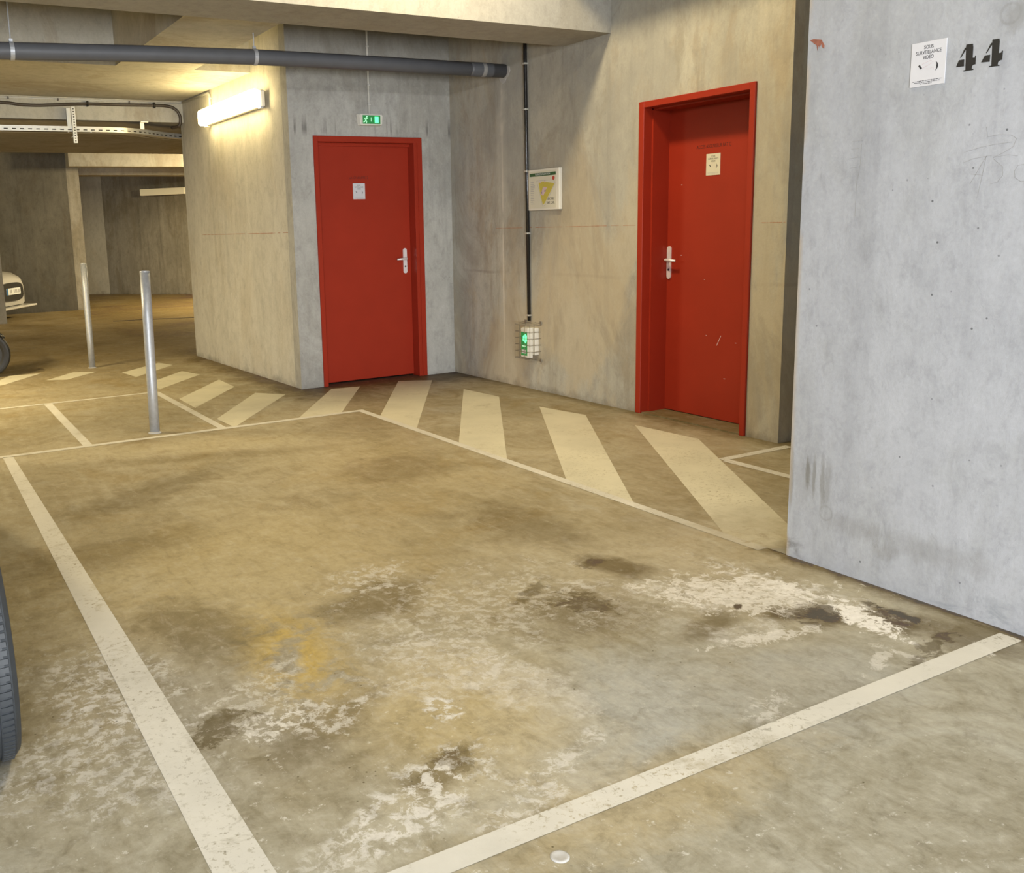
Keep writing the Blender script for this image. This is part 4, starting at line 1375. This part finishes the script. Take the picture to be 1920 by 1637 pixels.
# ------------------------------------------------------------------ vehicles
def wheel(parent, x, y, r, w, side, tread=False, rim='rim'):
    """tyre with grooves and a rim, axle along local y"""
    T = Matrix.Translation((x, y, r)) @ Matrix.Rotation(PI / 2, 4, 'X')
    ri = r * 0.66
    bm = BM()
    h = w / 2
    prof = [(ri, -h * 0.8), (ri + 0.02, -h * 0.93), (r * 0.86, -h), (r * 0.94, -h * 0.97), (r * 0.985, -h * 0.85), (r, -h * 0.70)]
    for k in (-0.42, 0.0, 0.42):
        prof += [(r, (k - 0.07) * h), (r - 0.007, (k - 0.06) * h), (r - 0.007, (k + 0.06) * h), (r, (k + 0.07) * h)]
    prof += [(r, h * 0.70), (r * 0.985, h * 0.85), (r * 0.94, h * 0.97), (r * 0.86, h), (ri + 0.02, h * 0.93), (ri, h * 0.8)]
    lathe(bm, prof, T, 64, close=True)
    ty = link_mesh('tyre', bm, M['tyre' if rim == 'rim' else 'grille'], parent, local=True, smooth=False)
    if tread:
        bm = BM()
        for k in range(96):
            a = 2 * PI * k / 96
            for (q0, q1) in ((-0.80, -0.52), (0.52, 0.80), (-0.33, -0.08), (0.08, 0.33)):
                R_ = Matrix.Translation((x, y, r)) @ Matrix.Rotation(a, 4, 'Y')
                m_ = bmesh.ops.create_cube(bm, size=1.0)
                for v in m_['verts']:
                    v.co = R_ @ Vector((v.co.x * 0.013, (q0 + q1) / 2 * h + v.co.y * (q1 - q0) * h, r - 0.0005 + v.co.z * 0.007))
        link_mesh('tread_pattern', bm, M['tyre'], ty, local=True)
    bm = BM()
    s = 1 if side > 0 else -1
    lathe(bm, [(0.0, s * -h * 0.55), (0.05, s * -h * 0.5), (0.06, s * -h * 0.3), (ri * 0.9, s * -h * 0.35), (ri + 0.004, s * -h * 0.86), (ri + 0.004, s * h * 0.8), (0.0, s * h * 0.8)], T, 32)
    for k in range(5):
        a = 2 * PI * k / 5 + 0.3
        R_ = Matrix.Translation((x, y, r)) @ Matrix.Rotation(a, 4, 'Y')
        m_ = bmesh.ops.create_cube(bm, size=1.0)
        for v in m_['verts']:
            v.co = R_ @ Vector((v.co.x * 0.055, s * (h * 0.55 + v.co.y * 0.03), ri * 0.5 + v.co.z * ri * 0.85))
    link_mesh('rim', bm, M[rim], ty, local=True)


def car(name, loc, rz, paint, label, hw=0.86, tread=False):
    """small hatchback, nose along local +x, origin on the floor at its middle"""
    e = empty(name, loc, label, 'car', rz=rz)
    # body stations: x, half width, sill z, belt z, crown z
    st = [(-1.98, 0.46, 0.42, 0.80, 0.86), (-1.93, hw - 0.20, 0.32, 0.88, 0.95), (-1.78, hw - 0.12, 0.30, 0.92, 0.99), (-1.64, hw - 0.08, 0.40, 0.93, 0.99), (-1.55, hw - 0.01, 0.60, 0.94, 0.99), (-1.0, hw, 0.60, 0.94, 0.98), (-0.90, hw, 0.22, 0.93, 0.97), (-0.6, hw, 0.20, 0.93, 0.96),
          (0.4, hw, 0.20, 0.90, 0.95), (0.89, hw, 0.22, 0.86, 0.93), (0.98, hw, 0.60, 0.85, 0.92), (1.5, hw - 0.03, 0.60, 0.755, 0.84), (1.62, hw - 0.06, 0.30, 0.72, 0.80), (1.78, hw - 0.10, 0.22, 0.74, 0.82), (1.95, hw - 0.22, 0.22, 0.67, 0.75), (2.05, hw - 0.40, 0.25, 0.60, 0.68)]
    bm = BM()
    rings = []
    for (x, w, z0, zb, zc) in st:
        half = [(0.0, z0), (w * 0.86, z0), (w * 0.97, z0 + 0.03), (w, min(z0 + 0.22, zb - 0.12)), (w * 0.99, zb - 0.08), (w * 0.95, zb - 0.02), (w * 0.82, zb + (zc - zb) * 0.45), (w * 0.4, zc - 0.008), (0.0, zc)]
        full = half + [(-y, z) for y, z in half[-2:0:-1]]
        rings.append([bm.verts.new((x, y, z)) for y, z in full])
    nn = len(rings[0])
    for A, B in zip(rings, rings[1:]):
        for k in range(nn):
            bm.faces.new((A[k], A[(k + 1) % nn], B[(k + 1) % nn], B[k]))
    bm.faces.new(rings[0][::-1])
    bm.faces.new(rings[-1])
    body = link_mesh('body', bm, paint, e, local=True, smooth=True)
    # greenhouse
    ch = [(-1.72, hw - 0.16, 0.93, 0.95), (-1.55, hw - 0.20, 0.93, 1.28), (-1.25, hw - 0.22, 0.93, 1.43), (-0.6, hw - 0.21, 0.92, 1.48), (0.0, hw - 0.20, 0.91, 1.46), (0.35, hw - 0.19, 0.90, 1.36), (0.75, hw - 0.15, 0.89, 1.12), (1.08, hw - 0.12, 0.86, 0.93)]
    bm = BM()
    rings = []
    for (x, w, z0, z1) in ch:
        wt = w - 0.13 * min(1, (z1 - z0) / 0.5)
        half = [(0, z0 - 0.05), (w + 0.05, z0 - 0.05), (w + 0.05, z0), (wt + 0.02, z1 - 0.06 * min(1, (z1 - z0) / 0.3)), (wt - 0.08, z1 - 0.008), (0, z1)]
        full = half + [(-y, z) for y, z in half[-2:0:-1]]
        rings.append([bm.verts.new((x, y, z)) for y, z in full])
    nn = len(rings[0])
    for A, B in zip(rings, rings[1:]):
        for k in range(nn):
            bm.faces.new((A[k], A[(k + 1) % nn], B[(k + 1) % nn], B[k]))
    bm.faces.new(rings[0][::-1])
    bm.faces.new(rings[-1])
    link_mesh('cabin', bm, paint, e, local=True, smooth=True)
    # glass
    for s in (-1, 1):
        bm = BM()
        for (xa, xb, xc, xd) in ((-1.38, -0.62, -0.64, -1.22), (-0.54, 0.52, 0.14, -0.52)):
            w0, w1 = hw - 0.155, hw - 0.30
            vs = [(xa, s * w0, 0.965), (xb, s * w0, 0.955), (xc, s * w1, 1.375), (xd, s * w1, 1.375)]
            f = [bm.verts.new(v) for v in vs]
            g = [bm.verts.new((v[0], v[1] + s * 0.012, v[2])) for v in vs]
            bm.faces.new(f)
            bm.faces.new(g[::-1])
            for i in range(4):
                bm.faces.new((f[i], f[(i + 1) % 4], g[(i + 1) % 4], g[i]))
        link_mesh('side_window', bm, M['glass'], e, local=True)
    for nm, vs in (('windscreen', [(1.02, -hw + 0.2, 0.965), (1.02, hw - 0.2, 0.965), (0.36, hw - 0.33, 1.375), (0.36, -hw + 0.33, 1.375)]),
                   ('rear_window', [(-1.715, -hw + 0.26, 1.0), (-1.715, hw - 0.26, 1.0), (-1.40, hw - 0.36, 1.37), (-1.40, -hw + 0.36, 1.37)])):
        bm = BM()
        k = 0.02 if nm == 'windscreen' else -0.03
        f = [bm.verts.new(v) for v in vs]
        g = [bm.verts.new((v[0] + k, v[1], v[2] + 0.016)) for v in vs]
        bm.faces.new(f)
        bm.faces.new(g[::-1])
        for i in range(4):
            bm.faces.new((f[i], f[(i + 1) % 4], g[(i + 1) % 4], g[i]))
        link_mesh(nm, bm, M['glass'], e, local=True)
    # nose: big rounded grille, number plate, lip, lamps
    NB = basis((2.05, -0.04, 0.475), (0, 1, 0), (0, 0, 1), (1, 0, 0))
    bm = BM()
    oval = []
    for k in range(28):
        a = 2 * PI * k / 28
        cx, sx_ = math.cos(a), math.sin(a)
        oval.append((0.40 * math.copysign(abs(cx) ** 0.6, cx), 0.155 * math.copysign(abs(sx_) ** 0.6, sx_)))
    prism(bm, oval, NB, 0.035)
    gr = link_mesh('grille', bm, M['grille'], e, local=True)
    bm = BM()
    prism(bm, rect(-0.26, -0.055, 0.26, 0.055), NB @ Matrix.Translation((0, 0.01, 0.035)), 0.012)
    pl_ = link_mesh('number_plate', bm, M['plate'], e, local=True)
    bm = BM()
    prism(bm, rect(-0.26, -0.055, -0.215, 0.055), NB @ Matrix.Translation((0, 0.01, 0.047)), 0.001)
    link_mesh('plate_band', bm, M['plate_blue'], pl_, local=True)
    bm = BM()
    for xx in (-0.14, -0.10, 0.0, 0.05, 0.10, 0.16, 0.2):
        prism(bm, rect(xx, -0.03, xx + 0.028, 0.03), NB @ Matrix.Translation((0, 0.01, 0.047)), 0.001)
    link_mesh('plate_characters', bm, M['ink_grey'], pl_, local=True)
    bm = BM()
    box(bm, 1.86, 2.16, -0.70, 0.70, 0.19, 0.225, 0.012, 2)
    link_mesh('bumper_lip', bm, paint, e, local=True)
    for s in (-1, 1):
        bm = BM()
        prism(bm, [(-0.10, -0.05), (0.10, -0.04), (0.12, 0.05), (-0.08, 0.06)], basis((1.90, s * (hw - 0.24), 0.62), (-0.45, s * 0.9, 0), (0, 0, 1), (0.9, s * 0.45, 0)), 0.03)
        link_mesh('headlamp', bm, M['lamp_clear'], e, local=True)
        bm = BM()
        box(bm, -1.955, -1.80, s * (hw - 0.26) - 0.07, s * (hw - 0.26) + 0.07, 0.74, 0.90, 0.03, 3)
        link_mesh('tail_lamp', bm, M['lamp_red'], e, local=True)
        bm = BM()
        box(bm, 0.52, 0.66, s * (hw + 0.03) - 0.09, s * (hw + 0.03) + 0.09, 0.93, 1.05, 0.03, 3)
        link_mesh('door_mirror', bm, paint, e, local=True)
    for x in (-1.27, 1.27):
        for s in (-1, 1):
            wheel(e, x, s * (hw - 0.085), 0.31, 0.195, s, tread)
            # wheel arch lip
            bm = BM()
            tube(bm, [(x + 0.345 * math.cos(PI * k / 14), s * (hw - 0.06), 0.31 + 0.345 * math.sin(PI * k / 14)) for k in range(15)], 0.02, 8)
            link_mesh('arch_trim', bm, M['grille'], e, local=True)
    bm = BM()
    box(bm, 1.2, 1.35, -0.03, 0.03, 0.0, 0.01)
    bm.free()
    return e


# white hatchback nosing out from behind the left pillar
ang = math.radians(-31)
nose = Vector((2.02, 17.62, 0))
car('white_car', tuple(nose - Vector((math.cos(ang), math.sin(ang), 0)) * 2.1), ang, M['car_white'], 'white car with black grille nosing out behind the left pillar')
# dark car parked to the left: only a rear tyre reaches into the picture
car('dark_car', (0.187 - 0.79, 2.665 + 1.27, 0), PI / 2, M['car_dark'], 'dark car at the left border showing only its black treaded tyre', hw=0.78, tread=True)

# motor scooter at the left border: front wheel
sc = empty('motor_scooter', (0.85, 10.38, 0), 'black round wheel of a motor scooter at the left border by the lane', 'scooter', rz=math.radians(-6))
wheel(sc, 0.0, 0.0, 0.236, 0.11, 1, rim='grille')
bm = BM()
arc = [(0.255 * math.cos(a), 0.255 * math.sin(a)) for a in [0.7 + 1.7 * k / 12 for k in range(13)]]
for (a, b) in zip(arc, arc[1:]):
    vs = [bm.verts.new((p[0], y, 0.236 + p[1] - 0.25 * abs(y))) for p, y in ((a, -0.06), (b, -0.06), (b, 0), (a, 0))]
    bm.faces.new(vs)
    vs = [bm.verts.new((p[0], y, 0.236 + p[1] - 0.25 * abs(y))) for p, y in ((a, 0), (b, 0), (b, 0.06), (a, 0.06))]
    bm.faces.new(vs)
bmesh.ops.remove_doubles(bm, verts=bm.verts[:], dist=1e-5)
bmesh.ops.solidify(bm, geom=bm.faces[:], thickness=0.006)
link_mesh('mudguard', bm, M['car_dark'], sc, local=True, smooth=True)
for s in (-1, 1):
    bm = BM()
    tube(bm, [(0.0, s * 0.075, 0.236), (-0.10, s * 0.075, 0.55), (-0.20, s * 0.03, 0.80)], 0.017, 10)
    link_mesh('fork_leg', bm, M['rim'], sc, local=True, smooth=True)
bm = BM()
tube(bm, [(-0.20, 0, 0.78), (-0.29, 0, 1.02)], 0.025, 10)
tube(bm, [(-0.36, -0.33, 1.03), (-0.30, -0.15, 1.03), (-0.29, 0, 1.01), (-0.30, 0.15, 1.03), (-0.36, 0.33, 1.03)], 0.014, 10)
link_mesh('handlebar', bm, M['grille'], sc, local=True, smooth=True)
bm = BM()
prism(bm, [(-0.16, 0.86), (-0.23, 0.98), (-0.33, 0.92), (-0.42, 0.36), (-0.52, 0.30), (-0.95, 0.30), (-1.0, 0.62), (-1.65, 0.72), (-1.72, 0.66), (-1.55, 0.42), (-0.98, 0.20), (-0.45, 0.20), (-0.32, 0.32)],
      basis((0, 0.19, 0), (1, 0, 0), (0, 0, 1), (0, -1, 0)), 0.38)
bmesh.ops.bevel(bm, geom=bm.edges[:], offset=0.035, segments=3, affect='EDGES')
link_mesh('body', bm, M['car_dark'], sc, local=True, smooth=True)
bm = BM()
box(bm, -1.62, -0.98, -0.14, 0.14, 0.70, 0.82, 0.05, 3)
link_mesh('seat', bm, M['grille'], sc, local=True, smooth=True)
bm = BM()
lathe(bm, [(0.0, 0.0), (0.07, 0.0), (0.075, 0.03), (0.05, 0.06), (0, 0.07)], Matrix.Translation((-0.22, 0, 0.92)) @ Matrix.Rotation(PI / 2, 4, 'Y'), 20)
link_mesh('headlamp', bm, M['lamp_clear'], sc, local=True, smooth=True)
wheel(sc, -1.30, 0.0, 0.236, 0.11, 1, rim='grille')
